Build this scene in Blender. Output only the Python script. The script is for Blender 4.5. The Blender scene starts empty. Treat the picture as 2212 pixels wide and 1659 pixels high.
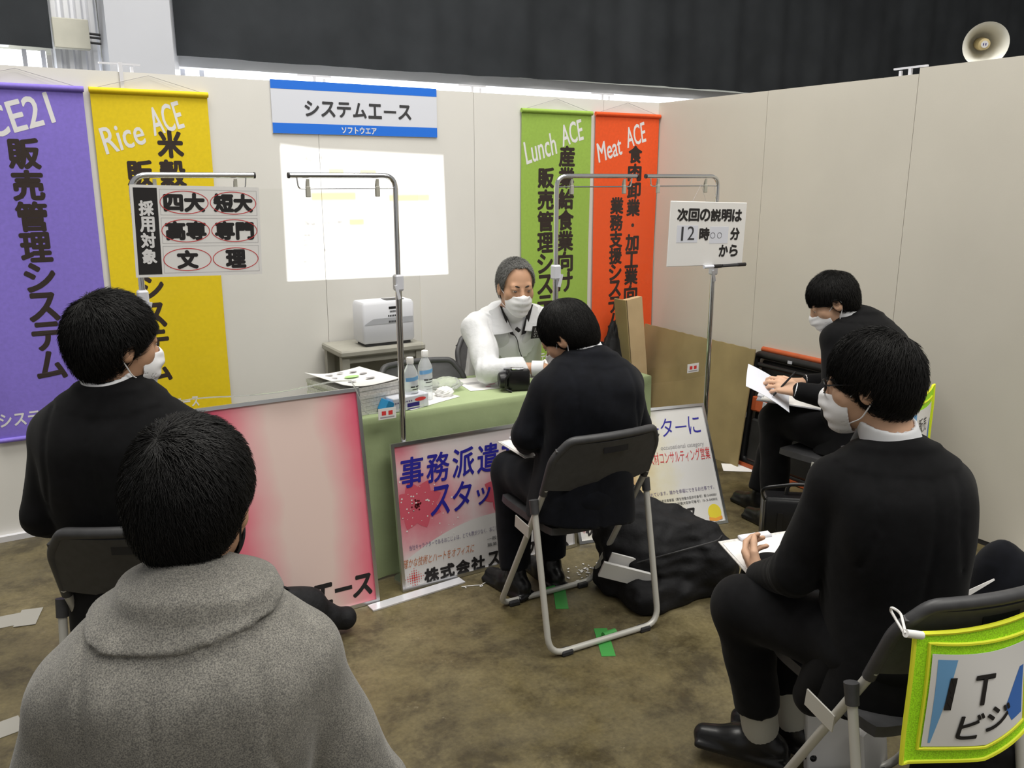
import bpy, math, random
import numpy as np
from mathutils import Vector, Matrix, Quaternion
random.seed(7); rng = np.random.default_rng(7)
S = bpy.context.scene; COL = S.collection
PI = math.pi

# ------------------------------------------------------------------ camera, world, lights
cam_d = bpy.data.cameras.new('camera'); cam = bpy.data.objects.new('camera', cam_d); COL.objects.link(cam)
cam.location = (-3.71846, -4.36457, 1.63352)
cam.rotation_euler = (math.radians(90 - 13.55018), 0, -math.radians(31.08762))
cam_d.sensor_fit = 'HORIZONTAL'; cam_d.sensor_width = 36; cam_d.lens = 36 * 1839.468 / 2212
cam_d.clip_start = .02; cam_d.clip_end = 200
S.camera = cam
S.view_settings.view_transform = 'Standard'; S.view_settings.look = 'None'
S.view_settings.exposure = 0; S.view_settings.gamma = 1; S.view_settings.use_curve_mapping = False

W = bpy.data.worlds.new('hall_ambient'); S.world = W; W.use_nodes = True
W.node_tree.nodes['Background'].inputs[0].default_value = (1.0, .985, .95, 1)
W.node_tree.nodes['Background'].inputs[1].default_value = .34

def area(name, loc, target, sx, sy, power, color=(1, .97, .9)):
    l = bpy.data.lights.new(name, 'AREA'); l.shape = 'RECTANGLE'; l.size = sx; l.size_y = sy; l.energy = power; l.color = color
    o = bpy.data.objects.new(name, l); COL.objects.link(o); o.location = loc
    o.rotation_euler = (Vector(target) - Vector(loc)).to_track_quat('-Z', 'Y').to_euler()
    return o
area('hall_lamp_row', (-2.6, -1.6, 6.0), (-2.4, -.9, 0), 5.0, 2.2, 330)
area('hall_lamp_row_rear', (-1.2, -5.6, 6.0), (-1.4, -3.2, 0), 5.0, 2.0, 210)
area('window_daylight', (-2.6, 1.7, 2.15), (-2.6, -1.2, 1.4), 4.0, .25, 10, (.9, .95, 1))

# ------------------------------------------------------------------ materials
def mat(name, col, rough=.6, metal=0., spec=.5, noise=None, bump=None, trans=0., alpha=1., sheen=0., coat=0., emit=None, ior=1.45):
    """noise = (scale, amount, detail) varies the colour; bump = (scale, strength, distance)"""
    m = bpy.data.materials.new(name); m.use_nodes = True
    nt = m.node_tree; b = nt.nodes['Principled BSDF']
    c = (*col, 1)
    b.inputs['Base Color'].default_value = c; b.inputs['Roughness'].default_value = rough
    b.inputs['Metallic'].default_value = metal; b.inputs['Specular IOR Level'].default_value = spec
    b.inputs['Transmission Weight'].default_value = trans; b.inputs['Alpha'].default_value = alpha
    b.inputs['Sheen Weight'].default_value = sheen; b.inputs['Coat Weight'].default_value = coat; b.inputs['IOR'].default_value = ior
    if emit: b.inputs['Emission Color'].default_value = (*emit[0], 1); b.inputs['Emission Strength'].default_value = emit[1]
    if noise or bump:
        tc = nt.nodes.new('ShaderNodeTexCoord')
    if noise:
        n = nt.nodes.new('ShaderNodeTexNoise'); n.inputs['Scale'].default_value = noise[0]; n.inputs['Detail'].default_value = noise[2]
        nt.links.new(tc.outputs['Object'], n.inputs['Vector'])
        r = nt.nodes.new('ShaderNodeMapRange'); r.inputs[1].default_value = .3; r.inputs[2].default_value = .7
        r.inputs[3].default_value = 1 - noise[1]; r.inputs[4].default_value = 1 + noise[1]
        nt.links.new(n.outputs[0], r.inputs[0])
        h = nt.nodes.new('ShaderNodeVectorMath'); h.operation = 'SCALE'; h.inputs[0].default_value = col
        nt.links.new(r.outputs[0], h.inputs['Scale']); nt.links.new(h.outputs[0], b.inputs['Base Color'])
    if bump:
        n2 = nt.nodes.new('ShaderNodeTexNoise'); n2.inputs['Scale'].default_value = bump[0]; n2.inputs['Detail'].default_value = 4
        nt.links.new(tc.outputs['Object'], n2.inputs['Vector'])
        bp = nt.nodes.new('ShaderNodeBump'); bp.inputs['Strength'].default_value = bump[1]; bp.inputs['Distance'].default_value = bump[2]
        nt.links.new(n2.outputs[0], bp.inputs['Height']); nt.links.new(bp.outputs[0], b.inputs['Normal'])
    return m
def lin(*c):
    return tuple((x / 255 / 12.92) if x / 255 <= .04045 else ((x / 255 + .055) / 1.055) ** 2.4 for x in c)
M = {}
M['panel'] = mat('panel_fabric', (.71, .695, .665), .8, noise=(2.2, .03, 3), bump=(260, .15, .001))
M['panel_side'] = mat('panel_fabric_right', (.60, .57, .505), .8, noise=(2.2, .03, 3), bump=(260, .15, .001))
M['alu'] = mat('aluminium', (.75, .76, .78), .28, 1.)
M['white_alu'] = mat('white_aluminium', (.8, .8, .85), .3, .3)
M['chrome'] = mat('chrome', (.72, .73, .75), .16, 1.)
M['curtain'] = mat('black_curtain', (.034, .037, .041), .95, spec=.1, noise=(3, .15, 3), bump=(90, .3, .002))
M['white_paint'] = mat('white_paint', (.8, .81, .85), .55, noise=(2, .03, 3))
M['pillar'] = mat('pillar_paint', (.46, .47, .51), .6, noise=(2, .03, 3))
M['grey_beige'] = mat('grey_beige_board', (.45, .44, .38), .7, noise=(6, .1, 4))
M['window_light'] = mat('daylight_window', (.9, .95, 1), .5, emit=((.93, .97, 1), 3.2))
M['tube'] = mat('light_grey_enamel', (.56, .55, .51), .35, .15)
M['charcoal'] = mat('charcoal_vinyl', (.050, .050, .053), .48, noise=(40, .12, 3), bump=(500, .15, .0006))
M['rubber'] = mat('dark_rubber', (.03, .03, .033), .6)
M['suit'] = mat('black_suit_cloth', (.0048, .0048, .0056), .88, spec=.15, noise=(30, .25, 4), bump=(700, .25, .0006), sheen=.05)
M['navy'] = mat('dark_navy_suit_cloth', (.0042, .0048, .0075), .88, spec=.15, noise=(30, .25, 4), bump=(700, .25, .0006), sheen=.05)
M['shirt'] = mat('white_shirt', (.78, .79, .82), .7)
M['skin'] = mat('skin', (.52, .30, .19), .5, noise=(14, .10, 4), spec=.35)
M['skin_light'] = mat('skin_light', (.60, .37, .25), .5, noise=(14, .10, 4), spec=.35)
M['hair'] = mat('black_hair', (.0058, .0052, .005), .50, spec=.30, noise=(60, .3, 3))
M['grey_hair'] = mat('grey_hair', (.21, .208, .20), .6, spec=.25, noise=(220, .6, 2))
M['mask'] = mat('white_mask_cloth', (.80, .80, .82), .75, bump=(300, .1, .0006))
M['black_mask'] = mat('black_mask_cloth', (.012, .013, .018), .6)
M['jacket_white'] = mat('white_nylon', (.68, .69, .71), .45, spec=.4, noise=(9, .06, 4), bump=(26, .45, .010))
M['black'] = mat('black_plastic', (.010, .010, .012), .35)
M['black_leather'] = mat('black_leather', (.008, .008, .009), .32, spec=.5, bump=(120, .1, .001))
M['black_nylon'] = mat('black_nylon', (.010, .010, .0115), .72, spec=.3, noise=(20, .3, 4), bump=(22, .5, .012))
M['sock'] = mat('grey_sock', (.42, .41, .36), .9, bump=(200, .3, .001))
M['paper'] = mat('white_paper', (.80, .79, .78), .75)
M['paper_edge'] = mat('paper_stack_edge', (.64, .62, .60), .8, noise=(120, .15, 2))
M['ink'] = mat('black_ink', (.014, .012, .013), .6)
M['ink_brown'] = mat('dark_brown_ink', (.028, .017, .014), .7)
M['ink_grey'] = mat('dark_grey_ink', (.04, .04, .045), .6)
M['pale_ink'] = mat('pale_grey_ink', (.35, .34, .36), .6)
M['white_ink'] = mat('white_ink', (.74, .73, .74), .6)
M['blue_ink'] = mat('blue_ink', (.022, .018, .30), .5)
M['red_ink'] = mat('red_ink', (.60, .045, .05), .5)
M['orange_ink'] = mat('orange_brown_ink', (.50, .16, .05), .5)
M['violet_ink'] = mat('greyish_violet_ink', (.16, .13, .24), .6)
M['purple'] = mat('purple_cloth', lin(130, 112, 206), .75, noise=(60, .06, 3))
M['yellow'] = mat('yellow_cloth', lin(226, 198, 18), .75, noise=(60, .04, 3))
M['green'] = mat('green_cloth', lin(150, 183, 78), .75, noise=(60, .05, 3))
M['orange'] = mat('orange_cloth', lin(232, 86, 34), .75, noise=(60, .05, 3))
M['sign_white'] = mat('sign_white', (.69, .71, .79), .5)
M['sign_blue'] = mat('sign_blue', lin(30, 112, 222), .5)
M['tablecloth'] = mat('green_tablecloth', (.36, .44, .235), .8, noise=(5, .07, 4), bump=(18, .25, .006))
M['grey_wood'] = mat('grey_table', (.33, .32, .28), .6, noise=(9, .1, 4))
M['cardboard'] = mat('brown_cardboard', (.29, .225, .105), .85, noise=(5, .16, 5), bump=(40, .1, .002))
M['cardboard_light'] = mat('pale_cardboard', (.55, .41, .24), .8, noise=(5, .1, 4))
M['black_case'] = mat('black_case', (.012, .012, .013), .42, noise=(12, .3, 4))
M['orange_case'] = mat('orange_plastic', (.42, .085, .025), .5, noise=(14, .15, 4))
M['neon'] = mat('neon_green_mesh', (.42, .86, .015), .6, noise=(350, .25, 1))
M['neon_trim'] = mat('neon_yellow_trim', (.86, .90, .04), .6)
M['horn'] = mat('cream_horn', (.90, .89, .82), .4)
M['green_tape'] = mat('green_tape', (.06, .33, .07), .45)
M['grey_tape'] = mat('grey_tape', (.33, .32, .29), .6)
M['proj_white'] = mat('white_plastic', (.68, .69, .75), .4)
M['proj_grey'] = mat('grey_plastic', (.42, .43, .47), .5)
M['blue_label'] = mat('blue_label', (.03, .30, .62), .45)
M['light_blue'] = mat('light_blue_print', (.17, .40, .70), .45)
M['mid_blue'] = mat('mid_blue_print', (.05, .17, .55), .45)
M['water'] = mat('water_bottle_plastic', (.94, .97, 1), .08, trans=.68, ior=1.12)
M['clear_bag'] = mat('crinkled_clear_film', (.85, .87, .85), .25, trans=.75, ior=1.1)
M['leaf_green'] = mat('green_print', (.42, .68, .25), .6)
M['pink_print'] = mat('pink_print', (.6, .2, .3), .6)
M['coral'] = mat('coral_print', (.55, .06, .1), .45)
M['dark_red'] = mat('dark_red_print', (.10, .01, .015), .45)
M['deep_red'] = mat('deep_red_print', (.62, .10, .15), .45)
M['ochre_print'] = mat('ochre_print', (.62, .50, .26), .5)
M['brown_print'] = mat('brown_print', (.42, .24, .12), .5)
M['emblem_yellow'] = mat('emblem_yellow', (.80, .66, .05), .5)
M['emblem_orange'] = mat('emblem_orange', (.85, .36, .06), .5)
M['iris'] = mat('dark_iris', (.010, .008, .007), .15)
M['sclera'] = mat('eye_white', (.62, .56, .52), .3)
M['brow'] = mat('dark_brow', (.03, .022, .018), .8)
M['red_box'] = mat('red_mark', (.7, .05, .05), .5)
M['navy_print'] = mat('navy_print', (.03, .02, .20), .5)

# grey wool with coloured speckle
m = mat('grey_wool', (.10, .095, .088), .92, spec=.15, sheen=.2, bump=(420, .35, .0012)); nt = m.node_tree; b = nt.nodes['Principled BSDF']
tc = nt.nodes.new('ShaderNodeTexCoord'); n1 = nt.nodes.new('ShaderNodeTexNoise'); n1.inputs['Scale'].default_value = 480; n1.inputs['Detail'].default_value = 2
n2 = nt.nodes.new('ShaderNodeTexNoise'); n2.inputs['Scale'].default_value = 22; n2.inputs['Detail'].default_value = 3
nt.links.new(tc.outputs['Object'], n1.inputs['Vector']); nt.links.new(tc.outputs['Object'], n2.inputs['Vector'])
r1 = nt.nodes.new('ShaderNodeValToRGB'); r1.color_ramp.elements[0].position = .36; r1.color_ramp.elements[0].color = (.110, .106, .100, 1)
r1.color_ramp.elements[1].position = .66; r1.color_ramp.elements[1].color = (.270, .258, .228, 1)
mx = nt.nodes.new('ShaderNodeMix'); mx.data_type = 'RGBA'; mx.blend_type = 'OVERLAY'; mx.inputs[0].default_value = .35
nt.links.new(n1.outputs[0], r1.inputs[0]); nt.links.new(r1.outputs[0], mx.inputs[6]); nt.links.new(n2.outputs[0], mx.inputs[7])
nt.links.new(mx.outputs[2], b.inputs['Base Color']); M['wool'] = m

# stained concrete
m = bpy.data.materials.new('stained_concrete'); m.use_nodes = True; nt = m.node_tree; b = nt.nodes['Principled BSDF']; L = nt.links.new
tc = nt.nodes.new('ShaderNodeTexCoord')
def noise_node(sc, det, rough=.6, dist=0.):
    n = nt.nodes.new('ShaderNodeTexNoise'); n.inputs['Scale'].default_value = sc; n.inputs['Detail'].default_value = det
    n.inputs['Roughness'].default_value = rough; n.inputs['Distortion'].default_value = dist; L(tc.outputs['Object'], n.inputs['Vector']); return n
def ramp(src, stops):
    r = nt.nodes.new('ShaderNodeValToRGB'); e = r.color_ramp.elements
    while len(e) < len(stops): e.new(.5)
    for q, (p, c) in zip(e, stops): q.position = p; q.color = (*c, 1)
    L(src, r.inputs[0]); return r
def mixc(fac, a, c, mode='MIX', f=None):
    x = nt.nodes.new('ShaderNodeMix'); x.data_type = 'RGBA'; x.blend_type = mode
    if fac is not None: L(fac, x.inputs[0])
    else: x.inputs[0].default_value = f
    L(a, x.inputs[6]); L(c, x.inputs[7]); return x
base = ramp(noise_node(1.5, 7, .68, .1).outputs[0], [(.34, (.090, .073, .034)), (.52, (.142, .118, .058)), (.70, (.196, .165, .090))])
patch = ramp(noise_node(4.2, 9, .74, .15).outputs[0], [(.38, (.34, .31, .27)), (.50, (.86, .84, .8)), (.62, (1.14, 1.12, 1.06))])
x1 = mixc(None, base.outputs[0], patch.outputs[0], 'MULTIPLY', .85)
fl = ramp(noise_node(15, 8, .76, .2).outputs[0], [(.64, (0, 0, 0)), (.72, (1, 1, 1))])
lightc = nt.nodes.new('ShaderNodeRGB'); lightc.outputs[0].default_value = (.29, .255, .185, 1)
x2 = mixc(fl.outputs[0], x1.outputs[2], lightc.outputs[0])
fine = ramp(noise_node(70, 4, .6).outputs[0], [(.3, (.72, .71, .7)), (.7, (1.2, 1.2, 1.2))])
x3 = mixc(None, x2.outputs[2], fine.outputs[0], 'MULTIPLY', .7)
L(x3.outputs[2], b.inputs['Base Color'])
rr = ramp(noise_node(3.2, 5).outputs[0], [(.38, (.30, .30, .30)), (.62, (.62, .62, .62))]); L(rr.outputs[0], b.inputs['Roughness'])
bp = nt.nodes.new('ShaderNodeBump'); bp.inputs['Strength'].default_value = .35; bp.inputs['Distance'].default_value = .004
L(noise_node(24, 7, .7).outputs[0], bp.inputs['Height']); L(bp.outputs[0], b.inputs['Normal']); M['floor'] = m

# clear hanging film: almost invisible, with a faint gloss
m = bpy.data.materials.new('clear_film'); m.use_nodes = True; nt = m.node_tree; L = nt.links.new; nt.nodes.remove(nt.nodes['Principled BSDF'])
out = nt.nodes['Material Output']; tr = nt.nodes.new('ShaderNodeBsdfTransparent'); tr.inputs[0].default_value = (.975, .975, .97, 1)
gl = nt.nodes.new('ShaderNodeBsdfGlossy'); gl.inputs['Roughness'].default_value = .06
fr = nt.nodes.new('ShaderNodeFresnel'); fr.inputs[0].default_value = 1.13; mxs = nt.nodes.new('ShaderNodeMixShader')
tc = nt.nodes.new('ShaderNodeTexCoord'); nn = nt.nodes.new('ShaderNodeTexNoise'); nn.inputs['Scale'].default_value = 5; L(tc.outputs['Object'], nn.inputs[0])
bp = nt.nodes.new('ShaderNodeBump'); bp.inputs['Strength'].default_value = .5; bp.inputs['Distance'].default_value = .02
L(nn.outputs[0], bp.inputs['Height']); L(bp.outputs[0], gl.inputs['Normal'])
L(fr.outputs[0], mxs.inputs[0]); L(tr.outputs[0], mxs.inputs[1]); L(gl.outputs[0], mxs.inputs[2]); L(mxs.outputs[0], out.inputs[0]); M['film'] = m

# printed artwork of the pink poster and the flower posters (object coordinates: x right, z up on the sheet)
def print_mat(name, fn, rough=.18):
    m = bpy.data.materials.new(name); m.use_nodes = True; nt = m.node_tree; b = nt.nodes['Principled BSDF']
    b.inputs['Roughness'].default_value = rough
    tc = nt.nodes.new('ShaderNodeTexCoord'); sp = nt.nodes.new('ShaderNodeSeparateXYZ'); nt.links.new(tc.outputs['Object'], sp.inputs[0])
    def ma(op, a, c=None):
        q = nt.nodes.new('ShaderNodeMath'); q.operation = op
        for i, v in enumerate((a, c)):
            if v is None: continue
            if isinstance(v, (int, float)): q.inputs[i].default_value = v
            else: nt.links.new(v, q.inputs[i])
        return q.outputs[0]
    def rampn(src, stops):
        r = nt.nodes.new('ShaderNodeValToRGB'); e = r.color_ramp.elements
        while len(e) < len(stops): e.new(.5)
        for q, (p, c) in zip(e, stops): q.position = p; q.color = (*c, 1)
        nt.links.new(src, r.inputs[0]); return r.outputs[0]
    def noi(sc, det=3):
        n = nt.nodes.new('ShaderNodeTexNoise'); n.inputs['Scale'].default_value = sc; n.inputs['Detail'].default_value = det
        nt.links.new(tc.outputs['Object'], n.inputs[0]); return n.outputs[0]
    def mixn(f, a, c, mode='MIX'):
        x = nt.nodes.new('ShaderNodeMix'); x.data_type = 'RGBA'; x.blend_type = mode
        if isinstance(f, (int, float)): x.inputs[0].default_value = f
        else: nt.links.new(f, x.inputs[0])
        for i, v in ((6, a), (7, c)):
            if isinstance(v, tuple): x.inputs[i].default_value = (*v, 1)
            else: nt.links.new(v, x.inputs[i])
        return x.outputs[2]
    col = fn(sp.outputs[0], sp.outputs[2], ma, rampn, noi, mixn)
    nt.links.new(col, b.inputs['Base Color']); return m
def pink_art(x, z, ma, rampn, noi, mixn):
    d = ma('ABSOLUTE', ma('SUBTRACT', ma('ADD', x, ma('MULTIPLY', noi(3.5), .12)), ma('ADD', .43, ma('MULTIPLY', z, -.03))))
    return rampn(ma('MULTIPLY', d, 3.4), [(.28, (.80, .62, .57)), (.50, (.80, .44, .45)), (.74, (.79, .22, .28)), (.96, (.76, .10, .19))])
M['pink_art'] = print_mat('pink_poster_print', pink_art)
def flower_art(x, z, ma, rampn, noi, mixn):
    d1 = ma('SQRT', ma('ADD', ma('POWER', ma('MULTIPLY', ma('SUBTRACT', x, .10), .8), 2), ma('POWER', ma('SUBTRACT', z, .33), 2)))
    d2 = ma('SQRT', ma('ADD', ma('POWER', ma('SUBTRACT', x, .50), 2), ma('POWER', ma('SUBTRACT', z, .32), 2)))
    d3 = ma('SQRT', ma('ADD', ma('POWER', x, 2), ma('POWER', ma('SUBTRACT', z, .61), 2)))
    d = ma('MINIMUM', d1, ma('ADD', ma('MINIMUM', d2, d3), .05)); d = ma('ADD', d, ma('MULTIPLY', ma('SUBTRACT', noi(9, 4), .5), .14))
    art = rampn(d, [(.02, (.62, .10, .15)), (.08, (.68, .20, .26)), (.14, (.74, .38, .43)), (.21, (.76, .62, .64)), (.34, (.77, .73, .74))])
    curve = ma('ADD', ma('MULTIPLY', ma('SUBTRACT', .20, ma('POWER', ma('SUBTRACT', ma('MULTIPLY', x, .8), .36), 2)), 1.0), .04)
    return mixn(ma('LESS_THAN', z, curve), art, (.71, .69, .69))
M['flower_art'] = print_mat('flower_poster_print', flower_art)
def cream_art(x, z, ma, rampn, noi, mixn):
    d = ma('ADD', ma('SQRT', ma('ADD', ma('POWER', ma('SUBTRACT', x, .30), 2), ma('POWER', ma('MULTIPLY', ma('SUBTRACT', z, .28), .55), 2))), ma('MULTIPLY', ma('SUBTRACT', noi(10, 5), .5), .22))
    return rampn(d, [(.02, (.50, .28, .12)), (.09, (.62, .52, .30)), (.19, (.70, .66, .52)), (.30, (.72, .71, .70))])
M['cream_art'] = print_mat('cream_poster_print', cream_art)

# ------------------------------------------------------------------ mesh helpers
def mesh_from(name, V, F, mt, parent=None, smooth=False, loc=None, rot=None):
    V = np.asarray(V, dtype=np.float32)
    me = bpy.data.meshes.new(name)
    if isinstance(F, np.ndarray) and F.ndim == 2:
        n = F.shape[1]
        me.vertices.add(len(V)); me.vertices.foreach_set('co', V.ravel())
        me.loops.add(F.size); me.loops.foreach_set('vertex_index', F.astype(np.int32).ravel())
        me.polygons.add(len(F)); me.polygons.foreach_set('loop_start', np.arange(len(F), dtype=np.int32) * n)
        me.update(calc_edges=True); me.validate()
    else:
        me.from_pydata([tuple(map(float, v)) for v in V], [], [tuple(map(int, f)) for f in F]); me.update()
    if smooth: me.polygons.foreach_set('use_smooth', np.ones(len(me.polygons), dtype=bool))
    me.materials.append(mt)
    o = bpy.data.objects.new(name, me); COL.objects.link(o)
    if parent is not None: o.parent = parent
    if loc is not None: o.location = loc
    if rot is not None: o.rotation_euler = rot
    return o
class MB:
    def __init__(s): s.v = []; s.f = []
    def add(s, V, F):
        k = len(s.v); s.v += [tuple(map(float, v)) for v in V]; s.f += [tuple(int(i) + k for i in f) for f in F]; return s
    def box(s, c, d, R=None, bev=0.):
        """box with centre c and full size d; optional rotation matrix R; bev chamfers the vertical and horizontal edges"""
        hx, hy, hz = d[0] / 2, d[1] / 2, d[2] / 2
        if bev <= 0:
            V = [(x, y, z) for z in (-hz, hz) for x, y in ((-hx, -hy), (hx, -hy), (hx, hy), (-hx, hy))]
            F = [(3, 2, 1, 0), (4, 5, 6, 7), (0, 1, 5, 4), (1, 2, 6, 5), (2, 3, 7, 6), (3, 0, 4, 7)]
        else:
            V = []; rings = []
            for z, k in ((-hz, bev), (-hz + bev, 0), (hz - bev, 0), (hz, bev)):
                r = []
                for (sx, sy) in ((-1, -1), (1, -1), (1, 1), (-1, 1)):
                    for q in range(4):
                        a = {(-1, -1): PI, (1, -1): 1.5 * PI, (1, 1): 0, (-1, 1): .5 * PI}[(sx, sy)] + q / 3 * PI / 2
                        rr = bev; cx, cy = sx * (hx - bev), sy * (hy - bev); e = bev - k if k else rr
                        e = rr * (1 if k == 0 else .3)
                        r.append(len(V)); V.append((cx + e * math.cos(a), cy + e * math.sin(a), z))
                rings.append(r)
            F = [tuple(reversed(rings[0])), tuple(rings[-1])]
            for a, b2 in zip(rings, rings[1:]):
                n = len(a)
                for i in range(n): F.append((a[i], a[(i + 1) % n], b2[(i + 1) % n], b2[i]))
        V = [Vector(v) for v in V]
        if R is not None: V = [R @ v for v in V]
        return s.add([v + Vector(c) for v in V], F)
    def tube(s, pts, r, seg=10, fillet=0., closed=False, cap=True, flat=1.):
        P = [Vector(p) for p in pts]
        if fillet > 0:
            Q = [] if closed else [P[0]]
            rngi = range(len(P)) if closed else range(1, len(P) - 1)
            for i in rngi:
                a, b2, c = P[i - 1], P[i], P[(i + 1) % len(P)]
                u = (a - b2); w = (c - b2); fl = min(fillet, u.length * .48, w.length * .48); u.normalize(); w.normalize()
                p0, p1 = b2 + u * fl, b2 + w * fl
                for k in range(7):
                    t = k / 6; Q.append(p0 * (1 - t) ** 2 + b2 * 2 * t * (1 - t) + p1 * t * t)
            if not closed: Q.append(P[-1])
            P = Q
        n = len(P); rr = r if hasattr(r, '__len__') else [r] * n
        if len(rr) != n: rr = list(np.interp(np.linspace(0, 1, n), np.linspace(0, 1, len(rr)), rr))
        T = []
        for i in range(n):
            a = P[i - 1] if (i > 0 or closed) else P[i]; b2 = P[(i + 1) % n] if (i < n - 1 or closed) else P[i]
            t = (b2 - a); t.normalize(); T.append(t)
        up = Vector((0, 0, 1)) if abs(T[0].z) < .9 else Vector((1, 0, 0))
        N = (up - T[0] * up.dot(T[0])).normalized(); V = []
        for i in range(n):
            if i: 
                N = (N - T[i] * N.dot(T[i])).normalized()
            B = T[i].cross(N)
            for k in range(seg):
                a = 2 * PI * k / seg; V.append(P[i] + N * math.cos(a) * rr[i] * flat + B * math.sin(a) * rr[i])
        F = []
        for i in range(n if closed else n - 1):
            j = (i + 1) % n
            for k in range(seg): F.append((i * seg + k, i * seg + (k + 1) % seg, j * seg + (k + 1) % seg, j * seg + k))
        if cap and not closed: F.append(tuple(reversed(range(seg)))); F.append(tuple((n - 1) * seg + k for k in range(seg)))
        return s.add(V, F)
    def lathe(s, prof, seg=24, c=(0, 0, 0), R=None, cap=True):
        V = []; F = []
        for (r, z) in prof:
            for k in range(seg):
                a = 2 * PI * k / seg; v = Vector((r * math.cos(a), r * math.sin(a), z))
                if R is not None: v = R @ v
                V.append(v + Vector(c))
        for i in range(len(prof) - 1):
            for k in range(seg): F.append((i * seg + k, i * seg + (k + 1) % seg, (i + 1) * seg + (k + 1) % seg, (i + 1) * seg + k))
        if cap: F.append(tuple(reversed(range(seg)))); F.append(tuple((len(prof) - 1) * seg + k for k in range(seg)))
        return s.add(V, F)
    def grid(s, fn, nu, nv):
        V = [fn(i / nu, j / nv) for j in range(nv + 1) for i in range(nu + 1)]
        F = [(j * (nu + 1) + i, j * (nu + 1) + i + 1, (j + 1) * (nu + 1) + i + 1, (j + 1) * (nu + 1) + i) for j in range(nv) for i in range(nu)]
        return s.add(V, F)
    def slab(s, fn, nu, nv, th):
        """a sheet fn(u,v)->point thickened by th along its normal, with closed edges"""
        P = [[Vector(fn(i / nu, j / nv)) for i in range(nu + 1)] for j in range(nv + 1)]; V = []
        for sgn in (-.5, .5):
            for j in range(nv + 1):
                for i in range(nu + 1):
                    a = P[j][min(i + 1, nu)] - P[j][max(i - 1, 0)]; b2 = P[min(j + 1, nv)][i] - P[max(j - 1, 0)][i]
                    n = a.cross(b2); n = n.normalized() if n.length > 1e-12 else Vector((0, 0, 1)); V.append(P[j][i] + n * th * sgn)
        K = (nu + 1) * (nv + 1); q = lambda i, j: j * (nu + 1) + i; F = []
        for j in range(nv):
            for i in range(nu):
                F.append((q(i, j + 1), q(i + 1, j + 1), q(i + 1, j), q(i, j))); F.append((K + q(i, j), K + q(i + 1, j), K + q(i + 1, j + 1), K + q(i, j + 1)))
        for i in range(nu):
            F.append((q(i, 0), q(i + 1, 0), K + q(i + 1, 0), K + q(i, 0))); F.append((K + q(i, nv), K + q(i + 1, nv), q(i + 1, nv), q(i, nv)))
        for j in range(nv):
            F.append((K + q(0, j), K + q(0, j + 1), q(0, j + 1), q(0, j))); F.append((q(nu, j), q(nu, j + 1), K + q(nu, j + 1), K + q(nu, j)))
        return s.add(V, F)
    def disc(s, c, rx, rz, n=20, y=0.):
        """flat ellipse in the x-z plane facing -y"""
        V = [(c[0] + rx * math.cos(2 * PI * k / n), y, c[1] + rz * math.sin(2 * PI * k / n)) for k in range(n)]
        return s.add(V, [tuple(range(n))])
    def ring(s, c, rx, rz, w, n=36, y=0.):
        V = []; F = []
        for k in range(n):
            a = 2 * PI * k / n
            for q in (0, w): V.append((c[0] + (rx - q) * math.cos(a), y, c[1] + (rz - q) * math.sin(a)))
        for k in range(n):
            a = 2 * k; b2 = 2 * ((k + 1) % n); F.append((a, b2, b2 + 1, a + 1))
        return s.add(V, F)
    def rect(s, x0, z0, x1, z1, y=0.):
        return s.add([(x0, y, z0), (x1, y, z0), (x1, y, z1), (x0, y, z1)], [(0, 1, 2, 3)])
    def build(s, name, mt, parent=None, smooth=False, loc=None, rot=None):
        o = mesh_from(name, s.v, s.f, mt, parent, False, loc, rot)
        if smooth: smooth_by_angle(o)
        return o
def smooth_by_angle(o, ang=40):
    me = o.data; me.polygons.foreach_set('use_smooth', np.ones(len(me.polygons), dtype=bool))
    try: me.set_sharp_from_angle(angle=math.radians(ang))
    except Exception: pass
def tag(o, label=None, cat=None, group=None, kind=None):
    if label: o['label'] = label
    if cat: o['category'] = cat
    if group: o['group'] = group
    if kind: o['kind'] = kind
    return o
def thing(name, label, cat, loc=(0, 0, 0), rz=0., group=None, rot=None):
    o = bpy.data.objects.new(name, None); COL.objects.link(o); o.location = loc; o.empty_display_size = .1
    o.rotation_euler = rot if rot is not None else (0, 0, rz)
    return tag(o, label, cat, group)
def copy_tree(o, parent=None):
    c = o.copy(); COL.objects.link(c)
    if parent is not None: c.parent = parent
    for ch in list(o.children):
        copy_tree(ch, c)
    return c

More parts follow.
